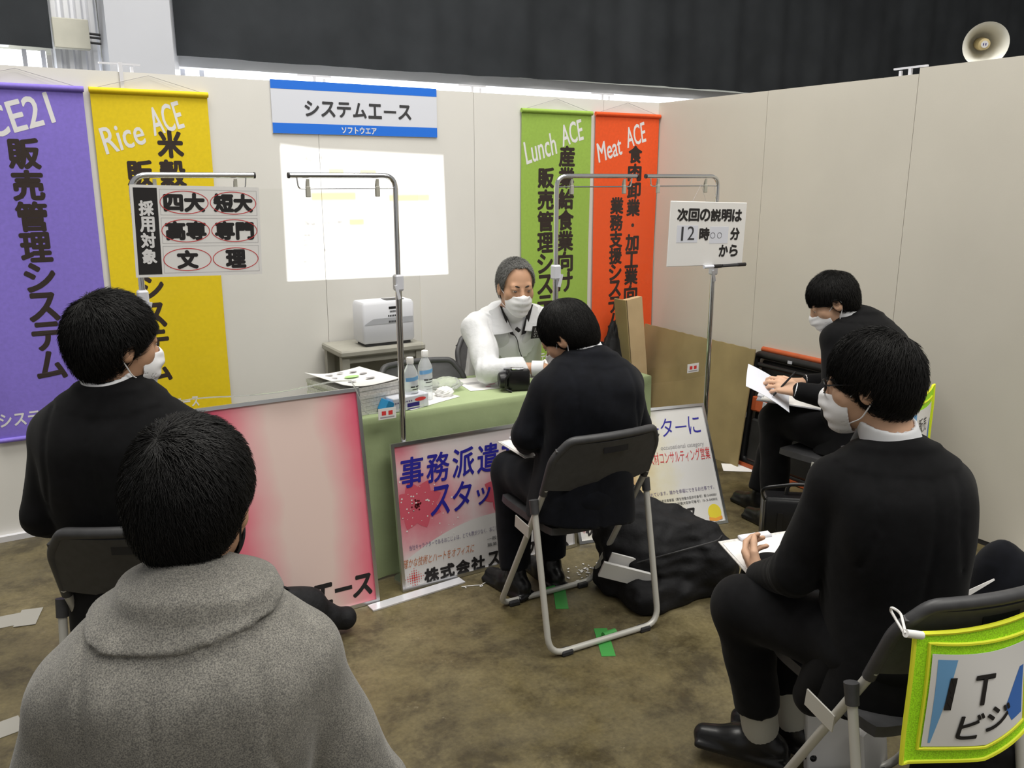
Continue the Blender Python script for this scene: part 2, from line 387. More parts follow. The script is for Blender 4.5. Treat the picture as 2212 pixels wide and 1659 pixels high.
# ------------------------------------------------------------------ lettering
_tc = bpy.data.curves.new('lettering_source', 'FONT'); _to = bpy.data.objects.new('lettering_source', _tc); COL.objects.link(_to)
_cache = {}
def glyph(txt, bold):
    bold = 0.; key = (txt, bold)
    if key in _cache: return _cache[key]
    _tc.body = txt; _tc.offset = bold; _tc.resolution_u = 3
    bpy.context.view_layer.update()
    me = bpy.data.meshes.new_from_object(_to.evaluated_get(bpy.context.evaluated_depsgraph_get()))
    V = np.zeros(len(me.vertices) * 3); me.vertices.foreach_get('co', V); V = V.reshape(-1, 3)
    F = [tuple(p.vertices) for p in me.polygons]; bpy.data.meshes.remove(me)
    _cache[key] = (V[:, :2].copy(), F); return _cache[key]
def put(mb, txt, x0, z0, x1, z1, bold=.0, shear=0., rot=0., y=0., keep=False):
    """txt stretched to the box (x0,z0)-(x1,z1) of the x-z plane, facing -y; shear leans it right, rot turns it (degrees) about the box centre"""
    V, F = glyph(txt, bold)
    if not len(V): return
    lo, hi = V.min(0), V.max(0); q = (V - lo) / np.maximum(hi - lo, 1e-6)
    X = x0 + q[:, 0] * (x1 - x0); Z = z0 + q[:, 1] * (z1 - z0)
    cx, cz = (x0 + x1) / 2, (z0 + z1) / 2; X = X + (Z - cz) * shear
    a = math.radians(rot); X, Z = cx + (X - cx) * math.cos(a) - (Z - cz) * math.sin(a), cz + (X - cx) * math.sin(a) + (Z - cz) * math.cos(a)
    if bold <= .004: mb.add(np.stack([X, np.full_like(X, y), Z], 1), F); return
    w = bold * .55 * min(abs(x1 - x0) / max(len(txt), 1), abs(z1 - z0)) * 1.0     # heavier strokes: slightly shifted copies
    for k, (dx, dz) in enumerate(((0, 0), (1, 0), (-1, 0), (0, 1), (0, -1), (.7, .7), (-.7, .7), (.7, -.7), (-.7, -.7))):
        mb.add(np.stack([X + dx * w, np.full_like(X, y - .00002 * k), Z + dz * w], 1), F)
def column(mb, txt, xc, ztop, pitch, w, h, bold=.03, y=0.):
    for i, ch in enumerate(txt):
        z = ztop - i * pitch
        if ch == '・': mb.disc((xc, z - h / 2), .012, .012, 14, y)
        elif ch == 'ー': mb.rect(xc - .008, z - h, xc + .008, z, y)
        else: put(mb, ch, xc - w / 2, z - h, xc + w / 2, z, bold, y=y)

# ------------------------------------------------------------------ organic shapes: smooth unions meshed on a grid
def A(*v): return np.array(v, dtype=np.float64)
def unit(v): v = np.asarray(v, float); return v / np.linalg.norm(v)
def cap(a, b, r1, r2):
    a = np.asarray(a, float); b = np.asarray(b, float); ba = b - a; L2 = ba @ ba + 1e-12
    def f(p):
        t = np.clip(((p - a) @ ba) / L2, 0, 1)
        return np.linalg.norm(p - a - t[:, None] * ba, axis=1) - (r1 + (r2 - r1) * t)
    return f
def ell(c, r, R=None):
    c = np.asarray(c, float); r = np.asarray(r, float)
    def f(p):
        q = p - c
        if R is not None: q = q @ R
        k0 = np.linalg.norm(q / r, axis=1); k1 = np.linalg.norm(q / (r * r), axis=1) + 1e-9
        return k0 * (k0 - 1) / k1
    return f
def rbox(c, h, rad, R=None):
    c = np.asarray(c, float); h = np.asarray(h, float) - rad
    def f(p):
        q = p - c
        if R is not None: q = q @ R
        d = np.abs(q) - h
        return np.linalg.norm(np.maximum(d, 0), axis=1) + np.minimum(d.max(1), 0) - rad
    return f
def smin(a, b, k):
    if k <= 0: return np.minimum(a, b)
    h = np.clip(.5 + .5 * (b - a) / k, 0, 1); return b + (a - b) * h - k * h * (1 - h)
def union(prims, k=.02):
    """prims: list of f or (f, k)"""
    def f(p):
        d = None
        for q in prims:
            g, kk = q if isinstance(q, tuple) else (q, k)
            e = g(p); d = e if d is None else smin(d, e, kk)
        return d
    return f
def cut(f, g, k=.008):
    return lambda p: -smin(-f(p), g(p), k)
def loft(O, Z, X, st, sx, sy, cy, n=2.5):
    """torso-like body: cross-sections along the axis Z from O, sideways axis X"""
    Z = unit(Z); X = np.asarray(X, float); X = unit(X - Z * (X @ Z)); Y = np.cross(Z, X); O = np.asarray(O, float)
    zt = np.linspace(st[0], st[-1], 121); kz = np.exp(-np.linspace(-2, 2, 31) ** 2); kz /= kz.sum()
    sm = lambda a: np.convolve(np.pad(np.interp(zt, st, a), 15, mode='reflect', reflect_type='odd'), kz, 'valid')
    tx, ty, tcy = np.maximum(sm(sx), .03), np.maximum(sm(sy), .03), sm(cy)
    def f(p):
        q = p - O; x, y, z = q @ X, q @ Y, q @ Z
        ax = np.interp(z, zt, tx); ay = np.interp(z, zt, ty); y = y - np.interp(z, zt, tcy)
        m = (np.abs(x / ax) ** n + np.abs(y / ay) ** n) ** (1 / n)
        d = (m - 1) * np.minimum(ax, ay)
        return np.maximum(d, np.maximum(z - st[-1], st[0] - z))
    return f
def folds(f, amp, fr=30., seed=0):
    """shallow cloth folds"""
    r = np.random.default_rng(seed); D = [unit(r.normal(size=3)) for _ in range(4)]; ph = r.uniform(0, 6, 4)
    def g(p):
        w = np.sin(p @ D[0] * fr * .5 + ph[0]) * 1.6
        s = np.sin(p @ D[1] * fr + w + ph[1]) * np.sin(p @ D[2] * fr * .6 + ph[2]) + .5 * np.sin(p @ D[3] * fr * 1.9 + w * 1.5 + ph[3])
        return f(p) + amp * s
    return g
_CORN = np.array([[i & 1, i >> 1 & 1, i >> 2 & 1] for i in range(8)])
_EDGE = [(a, b) for a in range(8) for b in range(a + 1, 8) if bin(a ^ b).count('1') == 1]
def sdf_mesh(f, lo, hi, h, smooth=1):
    lo = np.asarray(lo, float); hi = np.asarray(hi, float)
    nb = np.ceil((hi - lo) / (4 * h)).astype(int); B = np.stack(np.meshgrid(*[np.arange(n) for n in nb], indexing='ij'), -1).reshape(-1, 3)
    d = np.concatenate([f(c) for c in np.array_split(lo + (B * 4 + 2) * h, max(1, len(B) // 200000))])
    act = np.abs(d) < 4 * h * 1.35 + .004
    n = nb * 4 + 1; Fv = np.ones(nb * 4 + 1, np.float32)
    # default sign from the block
    sgn = np.where(d < 0, -1., 1.).reshape(nb); Fv[:-1, :-1, :-1] = np.repeat(np.repeat(np.repeat(sgn, 4, 0), 4, 1), 4, 2)
    need = np.zeros(n, bool); AB = B[act]
    for i in range(5):
        for j in range(5):
            for k in range(5): need[AB[:, 0] * 4 + i, AB[:, 1] * 4 + j, AB[:, 2] * 4 + k] = True
    I = np.argwhere(need)
    vals = np.concatenate([f(lo + c * h) for c in np.array_split(I, max(1, len(I) // 200000))])
    Fv[I[:, 0], I[:, 1], I[:, 2]] = vals
    o4 = np.stack(np.meshgrid(*[np.arange(4)] * 3, indexing='ij'), -1).reshape(-1, 3)
    C = (AB[:, None, :] * 4 + o4[None]).reshape(-1, 3)
    cv = np.stack([Fv[C[:, 0] + c[0], C[:, 1] + c[1], C[:, 2] + c[2]] for c in _CORN], 1)
    neg = (cv < 0).sum(1); mixed = (neg > 0) & (neg < 8); C = C[mixed]; cv = cv[mixed]
    acc = np.zeros((len(C), 3)); cnt = np.zeros(len(C))
    for a, b2 in _EDGE:
        s = (cv[:, a] < 0) != (cv[:, b2] < 0); va, vb = cv[s, a], cv[s, b2]
        t = va / (va - vb); acc[s] += _CORN[a] + (_CORN[b2] - _CORN[a]) * t[:, None]; cnt[s] += 1
    V = lo + (C + acc / cnt[:, None]) * h
    ids = np.full(n, -1, np.int32); ids[C[:, 0], C[:, 1], C[:, 2]] = np.arange(len(C))
    Q = []
    for ax in range(3):
        u, w = (ax + 1) % 3, (ax + 2) % 3; c1 = 1 << ax
        s = (cv[:, 0] < 0) != (cv[:, c1] < 0); s &= (C[:, u] > 0) & (C[:, w] > 0)
        E_ = C[s]; du = np.zeros(3, int); du[u] = 1; dw = np.zeros(3, int); dw[w] = 1
        g = lambda c: ids[c[:, 0], c[:, 1], c[:, 2]]
        q = np.stack([g(E_ - du - dw), g(E_ - dw), g(E_), g(E_ - du)], 1)
        flip = cv[s, 0] >= 0; q[flip] = q[flip][:, ::-1]
        Q.append(q[(q >= 0).all(1)])
    Q = np.concatenate(Q)
    for _ in range(smooth):
        s = np.zeros_like(V); c = np.zeros(len(V))
        for i in range(4):
            a, b2 = Q[:, i], Q[:, (i + 1) % 4]
            np.add.at(s, a, V[b2]); np.add.at(c, a, 1); np.add.at(s, b2, V[a]); np.add.at(c, b2, 1)
        V = .5 * V + .5 * s / np.maximum(c, 1)[:, None]
    return V, Q
def organic(name, f, lo, hi, h, mt, parent=None, origin=None, smooth=1):
    """builds the surface of f as one mesh; lo/hi in world coordinates, origin = the parent's world position"""
    V, Q = sdf_mesh(f, lo, hi, h, smooth)
    if origin is not None: V = V - np.asarray(origin)
    return mesh_from(name, V, Q, mt, parent, True)

# ------------------------------------------------------------------ the place
fl = MB().grid(lambda u, v: (-9 + 20 * u, -9 + 14 * v, 0), 4, 4).build('floor', M['floor']); tag(fl, kind='structure')
# booth partition of 0.9 m panels, 2.1 m high, with hair-line joints
def wall(name, segs, mt):
    w = MB()
    for c, d in segs: w.box(c, d)
    return tag(w.build(name, mt), kind='structure')
xs = [-4.8] + [-.435 - .9 * i for i in range(4, -1, -1)] + [0.035]
wall('wall_back', [(((a + b) / 2, .02, 1.062), (b - a - .0022, .04, 2.076)) for a, b in zip(xs, xs[1:])], M['panel'])
ys = [0, -.9, -1.8, -2.7, -3.6]
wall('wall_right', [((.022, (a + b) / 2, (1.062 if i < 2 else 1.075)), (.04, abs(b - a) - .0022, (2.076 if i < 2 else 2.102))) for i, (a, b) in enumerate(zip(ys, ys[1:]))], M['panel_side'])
bb = MB().box((-2.4, .0, .014), (4.8, .05, .027)).build('light_leak_strip_back', M['white_alu']); tag(bb, kind='structure')  # added pale strip, its colour stands in for light leaking under the panels
bb = MB().box((.0225, -1.8, .012), (.036, 3.6, .024)).build('baseboard_right', M['rubber']); tag(bb, kind='structure')
# hall beyond: pillar, corrugated wall, window band, curtain rail beam
def corr(u, v):
    z = abs(((u * 4.0) % 1) - .5); return (-3.285 + .27 * u, 1.62 + .035 * min(max((z - .16) * 5, 0), 1), 0 + 5.2 * v)
w = MB().slab(corr, 130, 1, .006).build('wall_corrugated', M['white_paint']); tag(w, kind='structure')
w = MB().box((-2.842, 1.42, 2.7), (.355, .30, 5.4)).build('pillar', M['pillar']); tag(w, kind='structure')
w = MB().box((3.4, 1.66, 2.36), (12.1, .12, .075)).box((-2.62, 1.62, 3.4), (.075, .1, 2.2)).build('trim_1', M['white_paint']); tag(w, kind='structure')
w = MB().box((-5, 1.72, 2.42), (3.0, .1, .06)).build('trim_2', M['white_paint']); tag(w, kind='structure')
wn = MB().box((3.4, 1.86, 1.86), (12.1, .02, .96)).build('window_1', M['window_light']); tag(wn, kind='structure')
f_ = MB()
for x in (-2.52, -2.4): f_.box((x, 1.82, 1.86), (.03, .05, .96))
f_.box((3.4, 1.82, 1.38), (12.1, .06, .04)); f_.build('window_frame', M['white_alu'], wn)
wn = MB().box((-4.95, 1.86, 1.9), (3.3, .02, .98)).build('window_2', M['window_light']); tag(wn, kind='structure')
f_ = MB()
for x in (-3.32, -3.42): f_.box((x, 1.82, 1.9), (.025, .05, .98))
f_.box((-5, 1.82, 1.40), (3.3, .06, .04)); f_.box((-5, 1.82, 2.18), (3.3, .06, .025)); f_.build('window_frame', M['white_alu'], wn)
w = MB().box((1, 2.0, .69), (20, .1, 1.38)).box((1, 2.05, 4.2), (20, .1, 3.6)).build('wall_hall', M['grey_beige']); tag(w, kind='structure')
def drape_curtain(name, x0, x1, zb, label, n):
    def fn(u, v):
        x = x0 + (x1 - x0) * u; return (x, 1.5 + .016 * math.sin(x * 9 + .6 * math.sin(x * 2.3)) + .008 * math.sin(x * 23), zb + .012 * math.sin(x * .9) + (5.6 - zb) * v)
    c = MB().slab(fn, n, 3, .004).build(name, M['curtain'], smooth=True); return tag(c, label, 'curtain')
drape_curtain('blackout_curtain', -2.6, 9.0, 2.385, 'wide black curtain hanging above the bright window band', 420)
drape_curtain('blackout_curtain', -5.6, -3.285, 2.37, 'narrow black curtain beside the corrugated wall and white pillar', 90)
bx = MB().box((-3.18, 1.52, 2.455), (.19, .07, .165), bev=.004)
bx = bx.build('junction_box', M['grey_beige']); tag(bx, 'beige flat box fixed to the corrugated wall beside the curtain', 'box')
cd = MB()
for z in (2.42, 2.45, 2.47): cd.tube([(-3.085, 1.55, z), (-3.02, 1.55, z - .003)], .007, 8)
tag(cd.build('conduit', M['rubber']), 'short dark pipes running from the beige box to the pillar', 'pipe')
# joint clips on the partition
def bracket(x, y, z, along, label, drop=.0):
    b = MB(); dx, dy = (1, 0) if along == 'x' else (0, 1)
    b.box((x, y, z + .035), (.16 * dx + .012, .16 * dy + .012, .008)); b.box((x, y, z + .018), (.014, .014, .036)); b.box((x + .05 * dx, y + .05 * dy, z + .012), (.012, .012, .026))
    if drop: b.box((x, y - .026, z + .02 - drop / 2), (.016, .004, drop + .04))
    tag(b.build('panel_bracket', M['white_alu']), label, 'bracket', 'metal brackets on top of the partition')
bracket(-3.135, .02, 2.1, 'x', 'white metal bracket on the wall top above the yellow banner', .11)
bracket(-2.235, .02, 2.1, 'x', 'metal bracket on the wall top behind the blue and white sign')
bracket(-1.335, .02, 2.1, 'x', 'metal bracket on the wall top between the sign and green banner')
bracket(-.435, .02, 2.1, 'x', 'metal bracket on the wall top between the green and orange banners')
bracket(.022, -1.74, 2.1, 'y', 'metal bracket on the right partition where its height steps up')

# horn loudspeaker on its pole behind the right partition
h = thing('horn_speaker', 'cream horn loudspeaker rising above the right partition', 'loudspeaker', (.49, -1.79, 2.265))
q = Vector((-.68, -.62, -.15)).to_track_quat('Z', 'Y').to_matrix(); q3 = q
MB().lathe([(.03, -.15), (.04, -.10), (.06, -.03), (.084, .03), (.095, .05), (.101, .054), (.100, .049), (.088, .030), (.063, -.030), (.042, -.09), (.02, -.11)], 40, (0, 0, 0), q, False).build('horn', M['horn'], h, True)
MB().lathe([(.024, -.13), (.030, -.05), (.026, .02), (.018, .026)], 24, (0, 0, 0), q).build('reflector', M['ochre_print'], h, True)
bd = MB().lathe([(.016, .0262), (.016, .028)], 20, (0, 0, 0), q); o = bd.build('badge', M['white_ink'], h)
lg = MB()
for s in (-.005, .005): lg.box(q @ Vector((s, 0, .0285)), (.004, .010, .001), q)
lg.build('badge_mark', M['navy_print'], o)
MB().lathe([(.04, -.23), (.045, -.22), (.045, -.16), (.03, -.15)], 24, (0, 0, 0), q).build('driver', M['horn'], h, True)
MB().tube([q @ Vector((0, 0, -.2)), q @ Vector((0, -.10, -.2)), (.22, .24, -.30), (.22, .24, -2.29)], .014, 8, .05).build('bracket', M['alu'], h, True)

# ------------------------------------------------------------------ banners and wall sign
def banner(name, label, x0, x1, zt, zb, mt, latin, cols, foot, group='cloth banners on the back wall', lx=0.0):
    t = thing(name, label, 'banner', (x0, -.012, zb), group=group); w, hgt = x1 - x0, zt - zb
    def fn(u, v):
        return (w * u, -.004 * math.sin(u * 9 + v * 3) * (1 - v) - .003 * math.sin(v * 7 + u * 2), hgt * v)
    MB().slab(fn, 16, 40, .0012).build('cloth', mt, t, True)
    sl = MB().tube([(-.004, -.006, hgt + .002), (w + .004, -.006, hgt + .002)], .0125, 12); sl.build('top_rod_sleeve', mt, t, True)
    MB().tube([(-.002, -.006, .0), (w + .002, -.006, .0)], .011, 12).build('bottom_rod_sleeve', mt, t, True)
    MB().tube([(.01, -.006, hgt + .008), (w / 2, .004, hgt + .075), (w - .01, -.006, hgt + .008)], .0012, 5).build('hanging_cord', M['pale_ink'], t)
    lt = MB()
    for s, a, b2, c, d, rot in latin: put(lt, s, a - x0, b2 - zb, c - x0, d - zb, .06, .10, rot, -.0117)
    if foot: put(lt, foot[0], foot[1] - x0, foot[2] - zb, foot[3] - x0, foot[4] - zb, .05, .0, 0, -.0117)
    dk = MB()
    for s, xc, z, pitch, ww, hh in cols: column(dk, s, xc - x0, z - zb, pitch, ww, hh, .085, -.0117)
    for q in (lt, dk): q.v = [(x, fn(min(1, max(0, x / w)), z / hgt)[1] - .0012 + (y + .0117), z) for x, y, z in q.v]
    lt.build('white_lettering', M['white_ink'], t)
    dk.build('dark_lettering', M['ink_brown'], t)
    return t
banner('hanging_banner', 'purple cloth banner with dark vertical lettering at the left end of the wall', -3.80, -3.30, 2.014, .48, M['purple'],
       [('ACE21', -3.79, 1.82, -3.425, 1.945, 17)], [('販売管理システム', -3.557, 1.80, .1335, .115, .122)], ('システムエース', -3.79, .542, -3.40, .602))
banner('hanging_banner', 'yellow cloth banner with dark vertical lettering behind the eligibility notice', -3.272, -2.772, 2.014, .48, M['yellow'],
       [('Rice', -3.245, 1.765, -3.065, 1.878, 17), ('ACE', -3.035, 1.845, -2.893, 1.965, 17)],
       [('米穀', -2.955, 1.85, .134, .108, .118), ('販売管理システム', -3.098, 1.713, .132, .104, .112)], ('システムエース', -3.21, .525, -2.93, .58))
banner('hanging_banner', 'light green cloth banner with two columns of dark lettering', -1.031, -.536, 2.014, .48, M['green'],
       [('Lunch', -1.01, 1.745, -.79, 1.87, 17), ('ACE', -.757, 1.84, -.60, 1.96, 17)],
       [('産業給食業向け', -.712, 1.822, .1255, .108, .115), ('販売管理システム', -.858, 1.694, .1265, .106, .112)], ('システムエース', -.98, .525, -.68, .58))
banner('hanging_banner', 'orange cloth banner with two columns of dark lettering next to the corner', -.504, -.006, 2.014, .48, M['orange'],
       [('Meat', -.485, 1.755, -.30, 1.868, 17), ('ACE', -.268, 1.84, -.115, 1.96, 17)],
       [('食肉卸業・加工業向け', -.190, 1.832, .1095, .1, .1), ('業務支援システム', -.320, 1.517, .1045, .096, .098)], ('システムエース', -.46, .525, -.16, .58))

t = thing('booth_sign', 'white company sign with blue stripes high on the back wall', 'sign', (-2.468, -.004, 1.853))
MB().box((.45, 0, .1265), (.9, .006, .253)).build('board', M['sign_white'], t)
MB().rect(0, .211, .9, .253, -.0035).rect(0, 0, .9, .05, -.0035).build('stripe', M['sign_blue'], t)
l_ = MB()
for i, ch in enumerate('システムエース'):
    x = .168 + i * .0845
    if ch == 'ー': l_.rect(x, .117, x + .070, .128, -.0045)
    else: put(l_, ch, x, .088, x + .070, .158, .07, y=-.0045)
l_.build('lettering', M['ink_grey'], t)
l_ = MB(); put(l_, 'ソフトウエア', .355, .008, .545, .040, .06, y=-.0045); l_.build('small_lettering', M['white_ink'], t)

# ------------------------------------------------------------------ projector, its table and the picture it throws
t = thing('side_table', 'small grey table under the white projector against the back wall', 'table', (-2.05, -.17, 0))
MB().box((0, 0, .768), (.47, .30, .034), bev=.008).build('tabletop', M['grey_wood'], t)
MB().box((0, .12, .42), (.40, .012, .60)).build('back_panel', M['grey_wood'], t)
for sx in (-1, 1):
    for sy in (-1, 1):
        MB().box((sx * .205, sy * .115, .376), (.04, .04, .75)).build('leg', M['grey_wood'], t)
MB().box((0, -.115, .735), (.37, .02, .04)).build('apron', M['grey_wood'], t)
t = thing('projector', 'white short throw projector standing on the small grey table', 'projector', (-2.0, -.20, .7855))
MB().box((0, 0, .1225), (.29, .15, .215), bev=.014).build('body', M['proj_white'], t, True)
MB().box((0, 0, .007), (.25, .12, .0135)).build('base', M['rubber'], t)
def pband(u, v):
    x = -.135 + .27 * u; return (x, -.0765, .115 + .030 * v * (1 if 0 else min(1, (u + .02) * 5)) + .0)
MB().grid(pband, 12, 2).build('front_band', M['proj_grey'], t)
b_ = MB().box((.055, .0, .2305), (.10, .07, .004)).build('lens_window', M['black'], t)
MB().rect(.0, .19, .055, .203, -.0756).build('logo_plate', M['black'], t)
l_ = MB()
for (x0, x1, z) in ((.005, .05, .172), (-.005, .06, .15), (-.002, .055, .12)):
    n = 7
    for k in range(n):
        xa = x0 + (x1 - x0) * k / n; l_.rect(xa, z, xa + (x1 - x0) / n * .7, z + .010, -.078 if z < .14 else -.0758)
l_.build('printed_marks', M['ink_grey'], t)
cb = MB().tube([(-1.86, -.17, .85), (-1.82, -.14, .83), (-1.80, -.12, .74), (-1.795, -.10, .45), (-1.80, -.06, .06), (-1.86, -.05, .01)], .005, 8, .04)
tag(cb.build('power_cable', M['rubber'], None, True), 'black cable hanging from the projector behind its table', 'cable')

# the projector's beam: a point lamp in its lens, masked to the projected frame
pl = bpy.data.lights.new('projector_beam', 'POINT'); pl.shadow_soft_size = .004; pl.energy = 1.0; pl.use_nodes = True
po = bpy.data.objects.new('projector_beam', pl); COL.objects.link(po); LP = (-1.98, -.30, 1.05); po.location = LP
nt = pl.node_tree; L = nt.links.new; em = nt.nodes['Emission']
tc = nt.nodes.new('ShaderNodeTexCoord'); sp = nt.nodes.new('ShaderNodeSeparateXYZ'); L(tc.outputs['Normal'], sp.inputs[0])
def ma(op, a, c=None):
    q = nt.nodes.new('ShaderNodeMath'); q.operation = op
    for i, v in enumerate((a, c)):
        if v is None: continue
        if isinstance(v, (int, float)): q.inputs[i].default_value = v
        else: L(v, q.inputs[i])
    return q.outputs[0]
yy = ma('MAXIMUM', sp.outputs[1], .001); px_ = ma('MULTIPLY', ma('DIVIDE', sp.outputs[0], yy), .30); pz_ = ma('MULTIPLY', ma('DIVIDE', sp.outputs[2], yy), .30)
px_ = ma('ADD', px_, LP[0]); pz_ = ma('ADD', pz_, LP[2])       # where this ray meets the wall
def above(x0, z0, x1, z1):   # 1 where the point lies left of the directed edge
    e = ma('SUBTRACT', ma('MULTIPLY', ma('SUBTRACT', pz_, z0), x1 - x0), ma('MULTIPLY', ma('SUBTRACT', px_, x0), z1 - z0)); return ma('GREATER_THAN', e, 0)
def inside(poly):
    r = None
    for (a, b2) in zip(poly, poly[1:] + poly[:1]):
        q = above(*a, *b2); r = q if r is None else ma('MULTIPLY', r, q)
    return r
frame_ = ma('MAXIMUM', inside([(-2.44, 1.118), (-1.513, 1.104), (-1.532, 1.758), (-2.241, 1.781), (-2.435, 1.781)]), inside([(-2.435, 1.78), (-2.241, 1.7805), (-2.43, 1.80)]))
def rectm(x0, z0, x1, z1):
    return ma('MULTIPLY', ma('LESS_THAN', ma('ABSOLUTE', ma('SUBTRACT', px_, (x0 + x1) / 2)), (x1 - x0) / 2), ma('LESS_THAN', ma('ABSOLUTE', ma('SUBTRACT', pz_, (z0 + z1) / 2)), (z1 - z0) / 2))
def anyof(L_):
    r = None
    for q in L_: r = q if r is None else ma('MAXIMUM', r, q)
    return r
yel = anyof([rectm(*q) for q in ((-2.19, 1.655, -2.11, 1.685), (-2.02, 1.655, -1.93, 1.682), (-2.29, 1.525, -2.05, 1.565), (-1.86, 1.515, -1.62, 1.55), (-2.09, 1.395, -2.01, 1.425))])
gry = anyof([rectm(*q) for q in ((-2.315, 1.715, -2.265, 1.755), (-2.25, 1.715, -2.22, 1.755), (-2.19, 1.715, -2.16, 1.74), (-2.345, 1.40, -2.27, 1.425), (-2.23, 1.405, -2.125, 1.42), (-2.345, 1.345, -2.27, 1.355), (-2.345, 1.32, -2.27, 1.33), (-2.345, 1.295, -2.27, 1.305), (-2.355, 1.21, -2.325, 1.22), (-2.18, 1.66, -2.12, 1.678), (-2.01, 1.66, -1.94, 1.676), (-2.24, 1.265, -2.225, 1.28))])
nz = nt.nodes.new('ShaderNodeTexNoise'); nz.inputs['Scale'].default_value = 90; cx = nt.nodes.new('ShaderNodeCombineXYZ'); L(px_, cx.inputs[0]); L(pz_, cx.inputs[1]); L(cx.outputs[0], nz.inputs[0])
gry = ma('MULTIPLY', gry, ma('GREATER_THAN', nz.outputs[0], .5))
mx1 = nt.nodes.new('ShaderNodeMix'); mx1.data_type = 'RGBA'; mx1.inputs[6].default_value = (.97, 1, 1, 1); mx1.inputs[7].default_value = (.80, .66, .16, 1); L(yel, mx1.inputs[0])
mx2 = nt.nodes.new('ShaderNodeMix'); mx2.data_type = 'RGBA'; mx2.inputs[7].default_value = (.22, .22, .26, 1); L(mx1.outputs[2], mx2.inputs[6]); L(gry, mx2.inputs[0])
L(mx2.outputs[2], em.inputs['Color'])
cos3 = ma('POWER', yy, -3.0)
L(ma('MULTIPLY', ma('MULTIPLY', frame_, cos3), 4.5), em.inputs['Strength'])

# ------------------------------------------------------------------ folding chairs (local +y is where the sitter looks)
def fy(z): return .215 - .57 * z if z <= .6 else -.127 - .37 * (z - .6)
def make_chair(label, loc, rz, group='grey folding chairs'):
    t = thing('folding_chair', label, 'chair', loc, rz, group)
    MB().tube([(-.215, fy(.60), .60), (-.215, fy(.012), .012), (.215, fy(.012), .012), (.215, fy(.60), .60)], .0115, 10, .05).build('front_frame', M['tube'], t, True)
    MB().tube([(-.24, -.092, .545), (-.238, -.205, .013), (.238, -.205, .013), (.24, -.092, .545)], .0115, 10, .065).build('rear_frame', M['tube'], t, True)
    for s in (-1, 1):
        MB().tube([(s * .24, -.101, .505), (s * .24, -.090, .553)], [.0155, .0165], 12).build('pivot_cap', M['charcoal'], t, True)
        MB().box((s * .226, .015, .412), (.004, .10, .045), Matrix.Rotation(.1, 3, 'X')).build('seat_bracket', M['tube'], t)
        MB().box((s * .17, -.205, .010), (.045, .034, .019), bev=.004).build('rubber_foot', M['rubber'], t)
        MB().box((s * .16, .20, .010), (.045, .034, .019), bev=.004).build('rubber_foot', M['rubber'], t)
    # bowed padded backrest wrapped round its tube
    bow = lambda x: -.045 * (1 - (x / .215) ** 2)
    pts = [(-.215, fy(.575), .575), (-.215, fy(.72), .72)] + [(x, fy(.785) + bow(x) , .785 + .008 * (1 - (x / .215) ** 2)) for x in np.linspace(-.17, .17, 9)] + [(.215, fy(.72), .72), (.215, fy(.575), .575)]
    b_ = MB().tube(pts, .0145, 12, .03)
    def bk(u, v):
        x = -.212 + .424 * u; z = .60 + .180 * v - .02 * (1 - (2 * u - 1) ** 2) * (1 - v)
        if abs(x) > .19: z = min(z, .755)
        return (x, fy(z) + bow(x) * (.55 + .45 * v) - .002, z)
    b_.slab(bk, 22, 6, .016); b_.build('backrest', M['charcoal'], t, True)
    MB().slab(lambda u, v: (-.05 + .10 * u, fy(.745) + bow(-.05 + .1 * u) * .95 - .0125, .732 + .022 * v), 6, 1, .002).build('grip_slot', M['black'], t)
    s_ = MB()
    def st(u, v):
        x = -.2 + .4 * u; y = -.13 + .40 * v; k = (abs(2 * u - 1) ** 6 + abs(2 * v - 1) ** 6)
        return (x * (1 - .05 * k), .07 + (y - .07) * (1 - .04 * k), .432 - .012 * math.cos((2 * u - 1) * 1.4) + .004 * v)
    s_.slab(st, 14, 14, .026); s_.build('seat', M['charcoal'], t, True)
    return t
R_ = math.radians
chair_left = make_chair('folding chair under the man in black suit at far left, beside the purple banner', (-3.42, -2.0, 0), R_(-24))
chair_mid = make_chair('folding chair in front of the posters, taped to the floor with green tape', (-1.98, -1.95, 0), R_(-2.5))
chair_rear = make_chair('folding chair by the right wall, under the man reading a sheet', (-.56, -2.06, 0), R_(8))
chair_near = make_chair('folding chair with the large neon IT pouch tied on its back', (-1.96, -3.28, 0), R_(-12))
chair_coat = make_chair('folding chair under the man in the grey wool coat', (-3.46, -2.88, 0), R_(-17))
make_chair('empty folding chair behind the table beside the bottles and paper stack', (-2.08, -.99, 0), R_(178))
make_chair('folding chair behind the table that the presenter sits on', (-1.44, -.52, 0), R_(172))

# ------------------------------------------------------------------ long table under the green cloth
TX0, TX1, TY0, TY1, TZ = -2.86, -1.06, -1.26, -.81, .70
t = thing('long_table', 'long folding table hidden under the light green cloth', 'table', ((TX0 + TX1) / 2, (TY0 + TY1) / 2, 0))
MB().box((0, 0, TZ - .022), (1.79, .44, .03)).build('tabletop', M['grey_wood'], t)
for sx in (-1, 1):
    MB().tube([(sx * .78, -.15, TZ - .04), (sx * .78, -.15, .012), (sx * .78, .15, .012), (sx * .78, .15, TZ - .04)], .012, 8, .03).build('leg', M['tube'], t, True)
cloth = MB()
cxm, cym, hw, hd = (TX0 + TX1) / 2, (TY0 + TY1) / 2, .9, .225
per = []
NP = 240
def per_pt(s):   # s in 0..1 round the table edge, corners rounded
    Lx, Ly = 2 * hw, 2 * hd; d = s * 2 * (Lx + Ly)
    if d < Lx: return (-hw + d, -hd, 0, -1)
    d -= Lx
    if d < Ly: return (hw, -hd + d, 1, 0)
    d -= Ly
    if d < Lx: return (hw - d, hd, 0, 1)
    d -= Lx
    return (-hw, hd - d, -1, 0)
V = []; F = []
